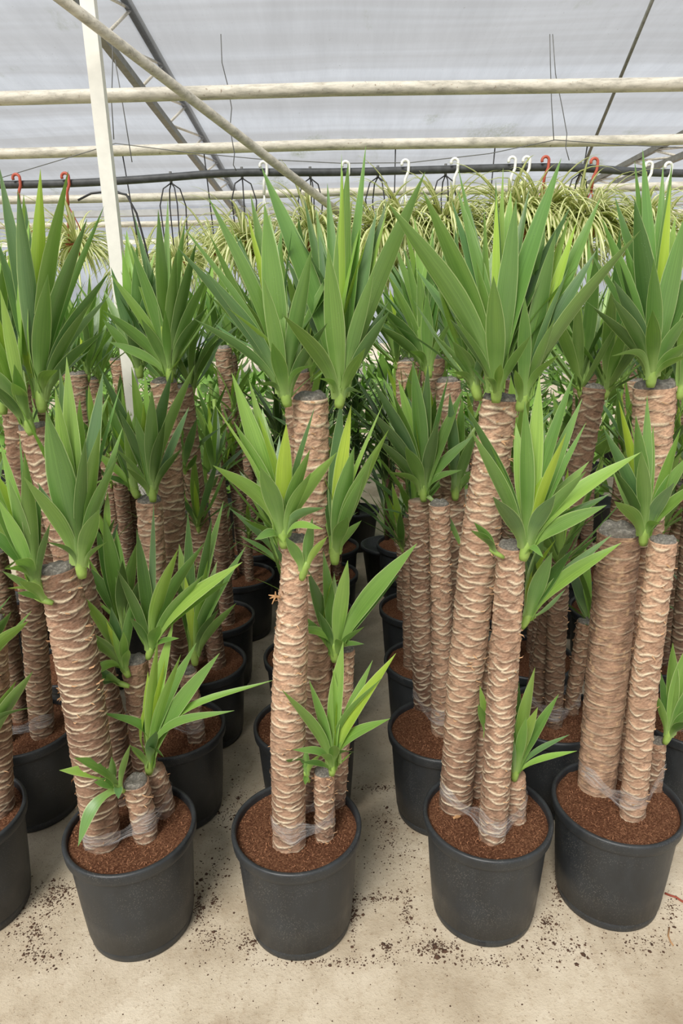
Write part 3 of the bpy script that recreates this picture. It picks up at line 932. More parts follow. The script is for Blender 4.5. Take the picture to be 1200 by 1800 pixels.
# --- plant with two top crowns either side of a grey cut
r = random.Random(103)
e, org = start_plant((521, 1447), r=r)
tag(e, 'front-row potted yucca with two top crowns either side of a grey cut', 'potted plant', GY)
front = hand_cane(e, org, [(508, 1480), (505, 1300), (512, 1120), (520, 948)], [56, 60, 58, 42], r, pale=.55, top_pale=.4, fib=110, dz=.0025)
tall = hand_cane(e, org, [(546, 1400), (556, 1180), (552, 950), (545, 700)], [56, 56, 54, 62], r, pale=.5, top_pale=.6, fib=160)
small = hand_cane(e, org, [(570, 1468), (570, 1410), (569, 1356)], [34, 34, 36], r, pale=.4, fib=30)
side = hand_cane(e, org, [(588, 1410), (598, 1280), (606, 1140)], [34, 34, 34], r, pale=.5, fib=30)
wrap_at(e, org, [(q[1], q[2]) for q in (front, small)], SOILZ + .062, .05, r)
Y = tall[1][-1][1]
hand_shoot(e, org, (503, 702), Y - .05, [
    (465, 358, 44, -.02, 'm'), (309, 432, 31, -.06, 'g'), (318, 393, 15, -.02, 'm'), (365, 345, 31, .0, 'm'), (357, 472, 22, -.08, 'g', .02), (463, 487, 29, -.08, 'm'), (478, 602, 27, -.11, 'm'),
    (548, 435, 31, -.06, 'm'), (575, 568, 24, -.05, 'd'), (398, 540, 11, -.08, 'l', .12), (433, 368, 17, .03, 'y'), (413, 410, 24, .05, 'g'), (440, 340, 26, .06, 'm'), (425, 450, 22, .04, 'd'),
    (553, 641, 11, -.08, 'm', .15), (447, 676, 12, -.06, 'd', .1), (340, 560, 18, -.06, 'd'), (480, 520, 20, .02, 'd')], r, axis=(-.2, 0, 1), fill=12)
hand_shoot(e, org, (597, 704), Y - .055, [
    (459, 293, 42, .06, 'm'), (643, 255, 23, .02, 'm'), (612, 285, 38, -.02, 'm'), (600, 270, 13, .02, 'l'), (602, 300, 17, -.025, 'y'), (662, 370, 30, .03, 'g'), (747, 302, 37, -.04, 'm'), (680, 350, 22, .05, 'd'),
    (576, 435, 37, -.08, 'm'), (497, 553, 31, -.12, 'm'), (658, 470, 27, -.06, 'm'), (685, 545, 25, -.03, 'd'), (642, 612, 22, -.1, 'm'), (638, 692, 11, -.06, 'g', .14), (560, 410, 30, .06, 'g'), (575, 322, 24, .07, 'm'),
    (555, 365, 24, .08, 'm'), (535, 350, 24, .08, 'd'), (683, 530, 22, .03, 'd'), (560, 665, 12, -.08, 'm', .1)], r, axis=(.2, 0, 1), fill=12)
Y = front[1][-1][1]
hand_shoot(e, org, (498, 950), Y - .04, [
    (407, 655, 38, .0, 'l'), (410, 740, 31, -.03, 'm'), (437, 665, 24, .03, 'l'), (448, 730, 37, .02, 'm'), (503, 745, 31, -.05, 'y'), (545, 790, 27, -.04, 'm'), (553, 715, 13, .02, 'd'), (374, 818, 33, -.08, 'l', .05),
    (457, 820, 34, -.1, 'm'), (592, 795, 29, -.06, 'l'), (547, 830, 23, -.08, 'm'), (570, 892, 20, -.08, 'g', .08), (375, 708, 9, -.04, 'l'), (447, 949, 18, -.05, 'm', .15), (568, 930, 15, -.08, 'l', .1), (480, 850, 30, -.05, 'm')], r, axis=(-.1, 0, 1), fill=4, Lfill=.28)
hand_shoot(e, org, (533, 1008), Y - .05, [(549, 910, 22, -.02, 'm'), (502, 944, 22, -.05, 'm'), (575, 943, 15, -.05, 'l')], r, axis=(.3, -.3, 1), fill=0, k=.7)
Y = side[1][-1][1]
hand_shoot(e, org, (588, 980), Y - .01, [
    (617, 712, 29, .0, 'y'), (622, 785, 35, -.04, 'm'), (683, 755, 31, -.03, 'l'), (673, 709, 9, .02, 'l'), (600, 700, 28, .03, 'd'), (655, 800, 29, -.06, 'm'), (612, 908, 26, -.1, 'm'), (635, 915, 18, -.05, 'm'), (575, 790, 26, .03, 'd'), (640, 830, 22, -.05, 'm')], r, fill=4, Lfill=.28)
hand_shoot(e, org, (588, 1152), Y - .05, [
    (733, 955, 37, -.04, 'm'), (701, 1010, 30, -.02, 'g'), (611, 985, 30, -.04, 'l'), (568, 968, 25, .01, 'm'), (540, 1000, 27, .0, 'd'), (641, 1101, 15, -.05, 'm'), (497, 1068, 19, -.04, 'm'), (508, 1107, 19, -.06, 'l', .14), (613, 1135, 24, -.1, 'm', .05), (640, 1132, 11, -.04, 'd', .1), (560, 1075, 18, -.03, 'd')], r, fill=3, Lfill=.24)
Y = small[1][-1][1]
hand_shoot(e, org, (584, 1352), Y - .035, [
    (495, 1212, 27, -.05, 'm'), (543, 1195, 23, -.01, 'm'), (585, 1175, 21, .0, 'l'), (603, 1128, 29, .01, 'l'), (655, 1160, 23, .0, 'm'), (696, 1148, 29, -.04, 'y'), (673, 1190, 12, -.05, 'm', .08), (686, 1263, 24, -.06, 'm', .08),
    (514, 1318, 15, -.06, 'm', .1), (565, 1326, 16, -.1, 'm'), (629, 1323, 12, -.06, 'd', .14), (530, 1340, 12, -.06, 'd'), (590, 1310, 20, -.09, 'm')], r, axis=(.1, 0, 1), fill=3, Lfill=.2, k=.8)
hand_shoot(e, org, (539, 1366), Y - .03, [(502, 1336, 22, -.04, 'd', .1), (538, 1315, 13, -.01, 'm'), (565, 1324, 13, -.03, 'l'), (536, 1380, 10, -.05, 'm')], r, axis=(-.3, -.2, 1), fill=0, k=.45)

yf = front[1][0][1] - .03
b = MB()
for tip in ((474, 1052), (478, 1062), (484, 1040), (472, 1046)):
    b.tube([atY(493, 1050, yf) - org, atY(484, 1048, yf) - org, atY(*tip, yf - .01) - org], [.004, .003, .001], 5)
b.obj('dry_shoot', M['dryleaf'], e)

# --- plant with three top crowns
r = random.Random(104)
e, org = start_plant((856, 1427), r=r)
tag(e, 'front-row potted yucca with three crowns crowded on its tall leaning cane', 'potted plant', GY)
tall = hand_cane(e, org, [(800, 1415), (815, 1210), (842, 960), (878, 702)], [56, 58, 66, 62], r, pale=.42, top_pale=.6, fib=170, dz=.0025)
second = hand_cane(e, org, [(864, 1468), (882, 1220), (899, 960)], [46, 50, 48], r, pale=.45, fib=60)
short = hand_cane(e, org, [(906, 1440), (906, 1400), (905, 1362)], [34, 34, 34], r, pale=.4, capd=False, fib=25)
back = hand_cane(e, org, [(838, 1395), (848, 1260), (862, 1120)], [34, 34, 34], r, pale=.4, fib=25)
wrap_at(e, org, [(q[1], q[2]) for q in (tall, second, short)], SOILZ + .06, .055, r, (0, .12))
Y = tall[1][-1][1]
hand_shoot(e, org, (872, 694), Y - .06, [
    (867, 485, 35, -.09, 'm'), (872, 340, 17, -.02, 'y'), (871, 316, 19, .0, 'd'), (884, 295, 15, .02, 'l'), (907, 350, 37, -.04, 'm'), (986, 278, 40, -.02, 'm'), (742, 333, 39, -.05, 'm'), (681, 356, 41, -.1, 'm'),
    (837, 458, 25, .0, 'm'), (805, 295, 18, .07, 'm'), (803, 330, 27, .06, 'm'), (825, 360, 19, .08, 'g'), (793, 350, 25, .06, 'g'), (795, 555, 11, -.12, 'm'), (855, 665, 12, -.1, 'd'), (933, 589, 17, -.1, 'm'), (880, 640, 16, -.1, 'm'),
    (958, 420, 26, .03, 'm'), (930, 330, 22, .06, 'd'), (790, 560, 18, -.04, 'd'), (760, 450, 22, .02, 'd')], r, fill=12)
hand_shoot(e, org, (838, 690), Y - .0, [(796, 600, 31, -.06, 'm'), (835, 560, 26, -.05, 'm'), (760, 585, 10, -.05, 'm'), (790, 654, 13, -.05, 'm', .1), (800, 480, 26, .0), (780, 430, 26, .03), (850, 610, 16, -.06)], r, axis=(-.3, 0, 1), fill=12)
hand_shoot(e, org, (916, 710), Y - .045, [
    (922, 522, 25, -.08, 'm'), (977, 405, 37, -.03, 'm'), (1013, 390, 23, .0, 'y'), (1000, 380, 25, .02, 'l'), (1056, 345, 35, .03, 'm'), (1048, 440, 31, -.02, 'g'), (1000, 468, 13, -.05, 'g'), (1126, 404, 29, -.08, 'm'), (984, 622, 16, -.08, 'm', .07),
    (905, 650, 16, -.08, 'm'), (960, 350, 26, .05), (1030, 520, 22, .0, 'd'), (975, 560, 20, -.05, 'm')], r, axis=(.25, 0, 1), fill=9)
Y = second[1][-1][1]
hand_shoot(e, org, (922, 972), Y - .04, [
    (922, 705, 29, -.01, 'm'), (948, 660, 31, .02, 'l'), (1009, 655, 27, .0, 'm'), (1023, 700, 25, .02, 'm'), (995, 760, 20, -.05, 'y'), (1030, 742, 15, .0, 'm'), (815, 708, 24, .0, 'd'), (828, 757, 26, -.04, 'm'), (862, 782, 12, -.02, 'm'),
    (866, 873, 31, -.09, 'g'), (1126, 795, 35, -.05, 'l'), (1030, 828, 29, -.06, 'm'), (1066, 888, 29, -.08, 'm'), (976, 870, 29, -.1, 'g'), (955, 980, 12, -.07, 'm', .15), (985, 730, 24, .04, 'm'), (1072, 868, 20, -.03, 'd'), (940, 760, 26, .03, 'd')], r, axis=(.2, 0, 1), fill=4, Lfill=.3)
hand_shoot(e, org, (874, 974), Y - .03, [(833, 918, 17, -.03, 'm'), (827, 932, 15, -.05, 'm'), (845, 945, 13, -.05, 'd')], r, axis=(-1, 0, .6), fill=0, k=.45)
hand_shoot(e, org, (922, 1094), Y + .05, [
    (970, 970, 31, -.05, 'm'), (1006, 965, 27, .0, 'd'), (1092, 954, 29, -.05, 'l'), (940, 985, 21, .0, 'd'), (994, 1035, 9, -.06, 'g', -.1), (955, 940, 22, .03, 'm'), (1075, 940, 18, .02, 'm')], r, axis=(.5, 0, 1), fill=3, Lfill=.24, k=.8)
Y = short[1][-1][1]
hand_shoot(e, org, (905, 1362), Y - .025, [
    (940, 1173, 27, -.02, 'l'), (982, 1220, 22, -.03, 'm'), (893, 1225, 13, -.02, 'm'), (945, 1243, 22, -.06, 'l'), (888, 1265, 15, -.05, 'g'), (1001, 1291, 11, -.05, 'g'), (1014, 1320, 13, -.08, 'l'), (912, 1198, 14, .02, 'd'), (925, 1260, 18, -.07, 'm')], r, axis=(.1, 0, 1), fill=3, Lfill=.18, k=.8)
hand_shoot(e, org, (856, 1300), Y + .02, [(843, 1205, 15, -.02, 'l'), (840, 1238, 17, -.04, 'm'), (862, 1215, 12, 0, 'm')], r, fill=2, Lfill=.1, k=.6)

sl = atZ(846, 1664, .012) - org; ang = math.atan2(sl[1], sl[0])
b = MB(); b.box((0, 0, 0), (.0015, .009, .006)); so = b.obj('drainage_slot', M['blackwire'], e, False)
so.location = (.1305 * math.cos(ang), .1305 * math.sin(ang), .014); so.rotation_euler.z = ang
lp = atZ(797, 1440, SOILZ + .006)
v, f, uv = blade((0, 0, 0), (.02, .006, .004), .012, np.array([0, 0, 1.0]), .1, 6)
dl = link('dry_leaf_scrap', mesh('dry_leaf_scrap', v, f, True, uv), None, M['dryleaf']); dl.location = tuple(lp)
tag(dl, 'curled dry leaf scrap on the soil under the tall leaning cane', 'leaf')

# --- plant with the net-patterned thick cane
r = random.Random(105)
e, org = start_plant((1084, 1405), r=r)
tag(e, 'front-row potted yucca with a thick net-patterned cane and slim grey-capped cane', 'potted plant', GY)
thick = hand_cane(e, org, [(1048, 1382), (1066, 1180), (1088, 935)], [62, 70, 74], r, pale=.48, top_pale=-.2, grid=1.0, fib=20)
slim = hand_cane(e, org, [(1111, 1430), (1132, 1200), (1165, 950)], [42, 45, 46], r, pale=.6, fib=50)
tall = hand_cane(e, org, [(1096, 1360), (1115, 1150), (1138, 900), (1150, 680)], [40, 48, 56, 72], r, pale=.5, top_pale=.5, fib=120)
tiny = hand_cane(e, org, [(1148, 1385), (1152, 1340), (1155, 1302)], [28, 28, 28], r, pale=.3, fib=15)
wrap_at(e, org, [(q[1], q[2]) for q in (thick, slim, tiny)], SOILZ + .065, .05, r, (0, .1))
Y = tall[1][-1][1]
hand_shoot(e, org, (1144, 668), Y - .06, [
    (1129, 262, 27, .03, 'm'), (1115, 282, 21, .04, 'm'), (1115, 350, 41, -.01, 'd'), (1181, 285, 20, .01, 'm'), (1178, 325, 19, -.02, 'y'), (1165, 290, 22, .05, 'm'), (1149, 455, 29, -.08, 'm'), (1147, 545, 27, -.11, 'm'), (1205, 375, 38, -.04, 'm'),
    (1245, 420, 30, .0, 'd'), (1058, 385, 25, .02, 'm'), (1080, 345, 25, .06, 'd'), (1078, 492, 27, -.05, 'g'), (1075, 522, 23, -.08, 'd'), (1042, 540, 21, -.04, 'd'), (1074, 626, 15, -.09, 'm', .14), (1215, 545, 27, -.05, 'm'), (1215, 600, 26, -.07, 'm'), (1210, 625, 14, -.09, 'm'),
    (1095, 420, 26, .03, 'm'), (1230, 330, 26, .03, 'm')], r, fill=12)
hand_shoot(e, org, (1195, 690), Y - .01, [(1230, 420, 28), (1260, 480, 28), (1210, 380, 26), (1280, 560, 24), (1225, 560, 24, -.06)], r, axis=(.3, 0, 1), fill=9)
Y = thick[1][-1][1]
hand_shoot(e, org, (1131, 947), Y - .06, [
    (1060, 752, 25, .0, 'g'), (1087, 703, 23, .02, 'y'), (1117, 730, 29, -.02, 'm'), (1137, 695, 22, .02, 'm'), (1148, 748, 18, .02, 'm'), (1196, 753, 26, -.02, 'm'), (1215, 795, 26, -.04, 'm'), (1127, 793, 26, -.07, 'm'), (1230, 845, 24, -.05, 'm'), (1079, 881, 27, -.09, 'm'),
    (1185, 848, 27, -.06, 'g'), (1165, 921, 16, -.08, 'm', .15), (1100, 800, 26, .03, 'd'), (1075, 820, 22, -.02, 'd')], r, fill=4, Lfill=.28)
Y = tiny[1][-1][1]
hand_shoot(e, org, (1172, 1298), Y - .02, [
    (1182, 1130, 24, .0, 'm'), (1215, 1120, 26, -.02, 'l'), (1235, 1180, 24, -.04, 'm'), (1160, 1180, 18, .02, 'd'), (1230, 1240, 22, -.06, 'm'), (1150, 1215, 14, -.02, 'm'), (1210, 1270, 16, -.07, 'd')], r, axis=(.3, 0, 1), fill=3, Lfill=.2, k=.8)

# --- second row: the two plants seen best, measured
r = random.Random(111)
e, org = start_plant((303, 1275), r=r)
tag(e, 'potted yucca in the second row, straight behind the five-caned front yucca', 'potted plant', GY)
tall = hand_cane(e, org, [(322, 1235), (306, 950), (288, 672)], [42, 44, 46], r, pale=.3, top_pale=.4, seg=44, dz=.0032)
mid = hand_cane(e, org, [(284, 1275), (274, 1060), (262, 880)], [40, 42, 44], r, pale=.45, top_pale=.3, seg=44, dz=.0032)
small = hand_cane(e, org, [(346, 1298), (338, 1240), (330, 1180)], [30, 30, 30], r, pale=.3, seg=36, dz=.0032, fib=20)
wrap_at(e, org, [(q[1], q[2]) for q in (tall, mid, small)], SOILZ + .06, .05, r)
Y = tall[1][-1][1]
hand_shoot(e, org, (298, 662), Y - .05, [(278, 368, 30, 0, 'm'), (228, 425, 28, -.02, 'm'), (235, 375, 14, .05, 'g'), (295, 350, 15, .04, 'm'), (192, 480, 24, -.02, 'l'), (180, 545, 26, -.05, 'm'), (190, 600, 20, -.05, 'm'), (248, 560, 20, -.07, 'm'), (290, 545, 17, -.08, 'm'), (325, 395, 24, .0, 'm'), (345, 425, 24, -.02, 'd'), (372, 470, 24, -.01, 'm'), (365, 540, 22, -.04, 'd'), (255, 440, 22, .04, 'd'), (218, 410, 18, .05, 'l'), (310, 440, 24, -.03, 'm')], r, fill=10)
hand_shoot(e, org, (245, 655), Y + .0, [(195, 470, 22), (215, 440, 22), (240, 430, 22), (180, 560, 20), (270, 470, 20), (225, 560, 20, -.06)], r, fill=8)
Y = mid[1][-1][1]
hand_shoot(e, org, (268, 872), Y - .04, [(172, 640, 20, 0, 'd'), (231, 645, 27, 0, 'l'), (254, 650, 15, .02, 'l'), (302, 652, 29, .0, 'g'), (267, 685, 25, -.04, 'm'), (343, 640, 21, -.02, 'm'), (320, 788, 15, -.04, 'd'), (208, 720, 22, -.03, 'd'), (200, 785, 13, -.04, 'm'), (222, 822, 14, -.06, 'm'), (290, 740, 22, -.05, 'd'), (238, 730, 24, -.03, 'm')], r, fill=6, Lfill=.3)
hand_shoot(e, org, (238, 866), Y - .01, [(188, 700, 24), (213, 673, 12), (195, 760, 20), (160, 790, 16), (225, 720, 22), (178, 835, 14)], r, axis=(-.3, 0, 1), fill=4, Lfill=.26)
hand_shoot(e, org, (222, 1112), Y - .06, [(182, 905, 30, 0, 'm'), (168, 925, 24, 0, 'd'), (240, 955, 28, 0, 'm'), (150, 990, 26, -.03, 'd'), (205, 930, 30, .02, 'm'), (215, 985, 26, -.04, 'd'), (258, 1000, 22, 0, 'd')], r, axis=(-.3, 0, 1), fill=5, Lfill=.28)
Y = small[1][-1][1]
hand_shoot(e, org, (342, 1160), Y - .03, [(393, 880, 20, .03, 'm'), (372, 910, 22, .0, 'd'), (330, 900, 22, .04, 'd'), (432, 960, 22, 0, 'm'), (400, 1000, 22, -.03, 'm'), (365, 985, 20, -.03, 'l'), (310, 1010, 20, 0, 'd'), (415, 1060, 18, -.04, 'm'), (385, 1070, 18, -.05, 'd')], r, fill=6, Lfill=.3)

r = random.Random(112)
e, org = start_plant((775, 1278), r=r)
tag(e, 'potted yucca in the second row, straight behind the front yucca with three top crowns', 'potted plant', GY)
tall = hand_cane(e, org, [(800, 1225), (798, 930), (787, 670)], [38, 40, 44], r, pale=.3, top_pale=.4, seg=44, dz=.0032)
capd_ = hand_cane(e, org, [(776, 1285), (776, 1090), (772, 886)], [36, 37, 36], r, pale=.42, seg=44, dz=.0032)
left = hand_cane(e, org, [(745, 1242), (738, 1060), (736, 880)], [34, 35, 36], r, pale=.26, capd=False, seg=44, dz=.0032)
wrap_at(e, org, [(q[1], q[2]) for q in (tall, capd_, left)], SOILZ + .06, .05, r)
Y = tall[1][-1][1]
hand_shoot(e, org, (752, 655), Y - .05, [(712, 440, 20, -.01, 'm'), (735, 470, 22, -.03, 'm'), (750, 517, 23, -.07, 'm'), (690, 420, 20, .02, 'm'), (668, 537, 24, -.03, 'd'), (660, 570, 22, -.02, 'd'), (728, 380, 20, .05, 'l'), (760, 400, 22, .03, 'm'), (785, 430, 22, 0, 'd'), (720, 617, 14, -.08, 'm', .12), (795, 560, 14, -.05, 'm'), (700, 480, 20, .02, 'd'), (770, 460, 22, .02, 'l'), (680, 480, 20, .0, 'm')], r, axis=(-.2, 0, 1), fill=10)
hand_shoot(e, org, (808, 655), Y - .02, [(800, 400, 24), (825, 420, 24), (780, 450, 22), (850, 470, 22), (770, 520, 20), (840, 540, 20)], r, fill=8)
Y = left[1][-1][1]
hand_shoot(e, org, (744, 872), Y - .05, [(725, 635, 31, 0, 'm'), (752, 640, 22, .02, 'd'), (650, 662, 28, -.02, 'g'), (645, 715, 24, -.03, 'g'), (690, 690, 26, .0, 'm'), (788, 660, 12, .0, 'd'), (816, 680, 25, 0, 'm'), (832, 765, 20, -.02, 'm'), (712, 785, 26, -.08, 'm'), (684, 830, 13, -.05, 'm', .1), (812, 826, 15, -.05, 'm', .1), (660, 770, 20, -.03, 'd'), (770, 740, 24, -.03, 'd'), (818, 978, 13, -.06, 'm', .02)], r, axis=(-.1, 0, 1), fill=8, Lfill=.3)
hand_shoot(e, org, (800, 870), Y + .0, [(790, 690, 22), (812, 700, 22), (835, 760, 20), (845, 820, 16)], r, fill=5, Lfill=.28)

# ------------------------------------------------------------------ rows behind
GC = []
for i, (Ln, R_) in enumerate(((1.10, .034), (1.04, .031), (.66, .030), (.58, .027), (.34, .022), (.26, .020), (.46, .026))):
    rr = random.Random(200 + i)
    m, info = cane_mesh([(0, 0, 0), (0, 0, Ln * .5), (0, 0, Ln)], [R_, R_ * 1.02, R_ * 1.06], rr, .0028, 44, pale=.4, top_pale=.35)
    fb = fibre_mesh(info, rr, 70).mesh('bark_fibre'); fb.materials.append(M['fibre'])
    GC.append((m, Ln, R_, fb))


def row_plant(x, y, seed, label, n_leaf=(22, 16, 12), extra_dark=None, heads=2, rows=1, tallpx=None):
    r = random.Random(seed)
    e, org = start_plant(None, (x, y), r=r, detail=rows < 3)
    tag(e, label, 'potted plant', GY)
    specs = [(r.choice((0, 1)), r.uniform(0, 6.28), heads), (r.choice((2, 3)), 0, 1), (r.choice((4, 5, 6)), 0, 1)]
    a0 = r.uniform(0, 6.28); circ = []
    for i, (gi, _, hd) in enumerate(specs):
        m, Ln, R_, fb = GC[gi]
        ang = a0 + i * 2.1 + r.uniform(-.3, .3); d = r.uniform(.035, .07)
        p = np.array([d * math.cos(ang), d * math.sin(ang), SOILZ - .02])
        lean = np.array([r.uniform(-.06, .06), r.uniform(-.05, .05), 1.0])
        if i == 0 and tallpx is not None: lean = np.array([(tallpx - x - p[0]) / Ln, r.uniform(-.03, .03), 1.0])
        ax = nrm(lean)
        if rows > 2 and i == 0: p[2] -= r.uniform(.0, .09)
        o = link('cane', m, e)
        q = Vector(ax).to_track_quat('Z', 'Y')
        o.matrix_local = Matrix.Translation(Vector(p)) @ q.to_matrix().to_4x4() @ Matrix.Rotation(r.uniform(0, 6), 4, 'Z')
        k = r.uniform(.48, .9); o.color = (k, k * .98, k * .95, 1)  # random bark tone, darkened overall to paint in shade among the rows behind
        if rows < 3:
            f = link('bark_fibre', fb, o); f['kind'] = 'stuff'
        put_cap(o, (0, 0, Ln), (0, 0, 1), R_ * .98, r)
        circ.append((p[0] + ax[0] * .08, p[1] + ax[1] * .08, R_))
        top = p + ax * Ln
        for h in range(hd):
            an = (math.pi * h + r.uniform(-.6, .6)) if hd > 1 else r.uniform(0, 6.28)
            off = np.array([math.cos(an), math.sin(an), 0]) * R_ * 1.05
            dn = -.02 - .02 * h if hd == 1 else -.015
            L_ = (r.uniform(.36, .42), r.uniform(.29, .35), r.uniform(.22, .28))[i] * (1 if rows < 3 else .92)
            rosette(e, top + off + np.array([0, 0, dn]), n_leaf[i], L_, (52, 62, 66)[i], r, axis=(math.cos(an) * .22, math.sin(an) * .22, 1), k=(1, .85, .7)[i])
        if i == 0 and rows > 2:             # a side head low on the tall cane
            for q_ in (.74, .55):
                an = -math.pi / 2 + r.uniform(-1.0, 1.0); s_ = p + ax * Ln * q_
                rosette(e, s_ + np.array([math.cos(an), math.sin(an), 0]) * R_, 13 if rows < 5 else 8, r.uniform(.26, .32), 60, r, axis=(math.cos(an) * .35, math.sin(an) * .35, 1), k=.75)
        if i == 1:      # a second head lower on the middle cane
            an = r.uniform(0, 6.28); s_ = p + ax * Ln * .8
            rosette(e, s_ + np.array([math.cos(an), math.sin(an), 0]) * R_, max(6, n_leaf[1] - 5), .28, 60, r, axis=(math.cos(an) * .4, math.sin(an) * .4, 1), k=.75)
    if rows < 3: stretch_wrap(e, circ, SOILZ + .055, .045, r)
    return e


BEHIND = ['the plant cut off by the left edge', 'the five-caned front yucca', 'the front yucca with two top crowns', 'the front yucca with three top crowns', 'the front yucca with the net-patterned cane']
COLX = [-1.00, -.535, -.13, .315, .655, 1.07, -1.45, 1.50]
NTH = ['', '', 'second', 'third', 'fourth', 'fifth', 'sixth']
EDGE = {5: 'at the right edge, beside the net-patterned one', 6: 'at the far left edge', 7: 'at the far right edge'}
ROWY = {2: 1.815, 3: 2.215, 4: 2.60, 5: 3.0, 6: 3.4}
TALL = {(1, 2): atY(285, 665, 1.84)[0], (2, 2): atY(520, 640, 1.84)[0], (3, 2): atY(785, 655, 1.84)[0], (4, 2): atY(1055, 660, 1.84)[0], (0, 2): atY(40, 700, 1.84)[0]}
seed = 300
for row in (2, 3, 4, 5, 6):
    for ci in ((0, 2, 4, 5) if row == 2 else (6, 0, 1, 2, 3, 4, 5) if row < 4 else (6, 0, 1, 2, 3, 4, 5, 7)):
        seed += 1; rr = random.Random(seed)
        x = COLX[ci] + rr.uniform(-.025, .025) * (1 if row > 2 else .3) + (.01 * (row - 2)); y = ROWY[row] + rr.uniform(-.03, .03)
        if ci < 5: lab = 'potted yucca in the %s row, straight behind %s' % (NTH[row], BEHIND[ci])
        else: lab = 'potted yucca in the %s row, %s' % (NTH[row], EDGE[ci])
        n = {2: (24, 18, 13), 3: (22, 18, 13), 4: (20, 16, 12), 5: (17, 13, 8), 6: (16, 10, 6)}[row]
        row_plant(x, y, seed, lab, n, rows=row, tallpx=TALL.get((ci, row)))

# ------------------------------------------------------------------ hose, hooks, hanging spider plants
HY = 4.35
hp = [(-700, 340), (-300, 328), (0, 325), (120, 323), (260, 315), (400, 303), (600, 303), (740, 299), (850, 296), (960, 293), (1030, 295), (1120, 303), (1200, 305), (1500, 308), (1900, 320)]
b = MB()
hx = np.array([p[0] for p in hp]); hyv = np.array([p[1] for p in hp])
hs = np.linspace(-700, 1900, 70)
def hose_y(px): return float(np.interp(px, hx, hyv))
def hose_s(px): return float(np.mean([hose_y(px + k * 25) for k in (-2, -1, 0, 1, 2)]))
b.tube([atY(px, hose_s(px), HY) for px in hs], .0215, 12)
tag(b.obj('irrigation_hose', M['hose']), 'long black irrigation hose sagging across under the roof', 'hose')


def spider_foliage(seed, n=150, L0=.36):
    r = random.Random(seed); b = MB()
    for i in range(n):
        ph = r.uniform(0, 6.28); el = r.uniform(.15, 1.35); Ln = L0 * r.uniform(.6, 1.25); w = r.uniform(.009, .015)
        d = np.array([math.cos(ph) * math.cos(el), math.sin(ph) * math.cos(el), math.sin(el)])
        hz = np.array([math.cos(ph), math.sin(ph), 0]); s = np.array([-math.sin(ph), math.cos(ph), 0])
        p = np.array([0, 0, 0.0]) + hz * .02; v = []; uv = []; f = []
        sg = 9; vel = d.copy(); g = r.uniform(.16, .34)
        for k in range(sg + 1):
            q = k / sg; ww = w * (0.5 + 1.2 * q if q < .4 else 1.0) * max(.04, (1 - q ** 2.2)) * .9
            up = np.cross(s, nrm(vel))
            v += [p - s * ww + up * ww * .4, p, p + s * ww + up * ww * .4]; uv += [(0, q), (.5, q), (1, q)]
            vel = vel + np.array([0, 0, -g]); vel = nrm(vel); p = p + vel * Ln / sg
        for k in range(sg):
            f += [(3 * k, 3 * k + 1, 3 * k + 4, 3 * k + 3), (3 * k + 1, 3 * k + 2, 3 * k + 5, 3 * k + 4)]
        b.add(v, f, uv)
    m = b.mesh('foliage'); m.materials.append(M['spider']); return m


SPF = [spider_foliage(500 + i) for i in range(5)]
b = MB(); b.lathe([(0, 0), (.042, 0), (.058, .085), (.063, .086), (.063, .1), (.057, .1), (.05, .09), (0, .088)], 24); HPOT = b.mesh('pot')
HPOT_T = HPOT.copy(); HPOT_T.materials.append(M['terracotta']); HPOT.materials.append(M['whitehook'])
GS = 'spider plants hanging from the hose'


def hook_mesh(b, p, h=.11, w=.02):
    pts = []
    for k in range(9):
        a = math.pi * (1.15 - k * 1.2 / 8); pts.append(p + np.array([w * math.cos(a) + w * .2, 0, .03 + w * math.sin(a)]))
    pts += [p + np.array([w * 1.1, 0, -.01]), p + np.array([.004, 0, -.05]), p + np.array([0, 0, -h])]
    b.tube(pts, .0085, 8)


def spider(px, kind, label, seed, drop=.40, Y=HY, sc=1.0):
    r = random.Random(seed)
    p = atY(px, hose_s(px), Y)
    e = empty('hanging_spider_plant', tuple(p - np.array([0, 0, drop])))
    loc = np.array([0, 0, drop])
    if kind in ('white', 'red'):
        b = MB(); hook_mesh(b, loc + np.array([-.01, -.03, 0]), .12); b.obj('hook', M['whitehook' if kind == 'white' else 'redhook'], e)
        bot = loc - np.array([0.01, .03, .12])
        for k in range(3):
            a = 2.1 * k + r.uniform(0, 1); q = np.array([.058 * math.cos(a), .058 * math.sin(a), .0])
            b = MB(); b.tube([bot, (bot + q) / 2 + q * .15, q], .0035, 5); b.obj('hanger_strap', M['whitehook' if kind == 'white' else 'redhook'], e)
    else:
        b = MB(); b.tube([loc + np.array([0, 0, .03]), loc + np.array([0, 0, -.03])], .008, 6); b.obj('hook', M['wire'], e)
        for k in range(4):
            a = 1.57 * k + r.uniform(0, .6); q = np.array([.06 * math.cos(a), .06 * math.sin(a), 0])
            top = loc - np.array([0, 0, .03])
            b = MB(); b.tube([top, top + q * .8 + np.array([0, 0, -.03]), top + q * 1.25 + np.array([0, 0, -.12]), q * 1.1 + np.array([0, 0, .1]), q], .004, 5); b.obj('hanger_wire', M['blackwire'], e)
    pm = link('pot', HPOT_T if kind != 'white' or r.random() < .5 else HPOT, e); pm.location = (0, 0, -.1)
    f = link('foliage', r.choice(SPF), e); f.location = (0, 0, -.01); f.rotation_euler.z = r.uniform(0, 6); f.scale = (sc, sc, sc); f['kind'] = 'stuff'
    tag(e, label, 'hanging plant', GS)
    return e


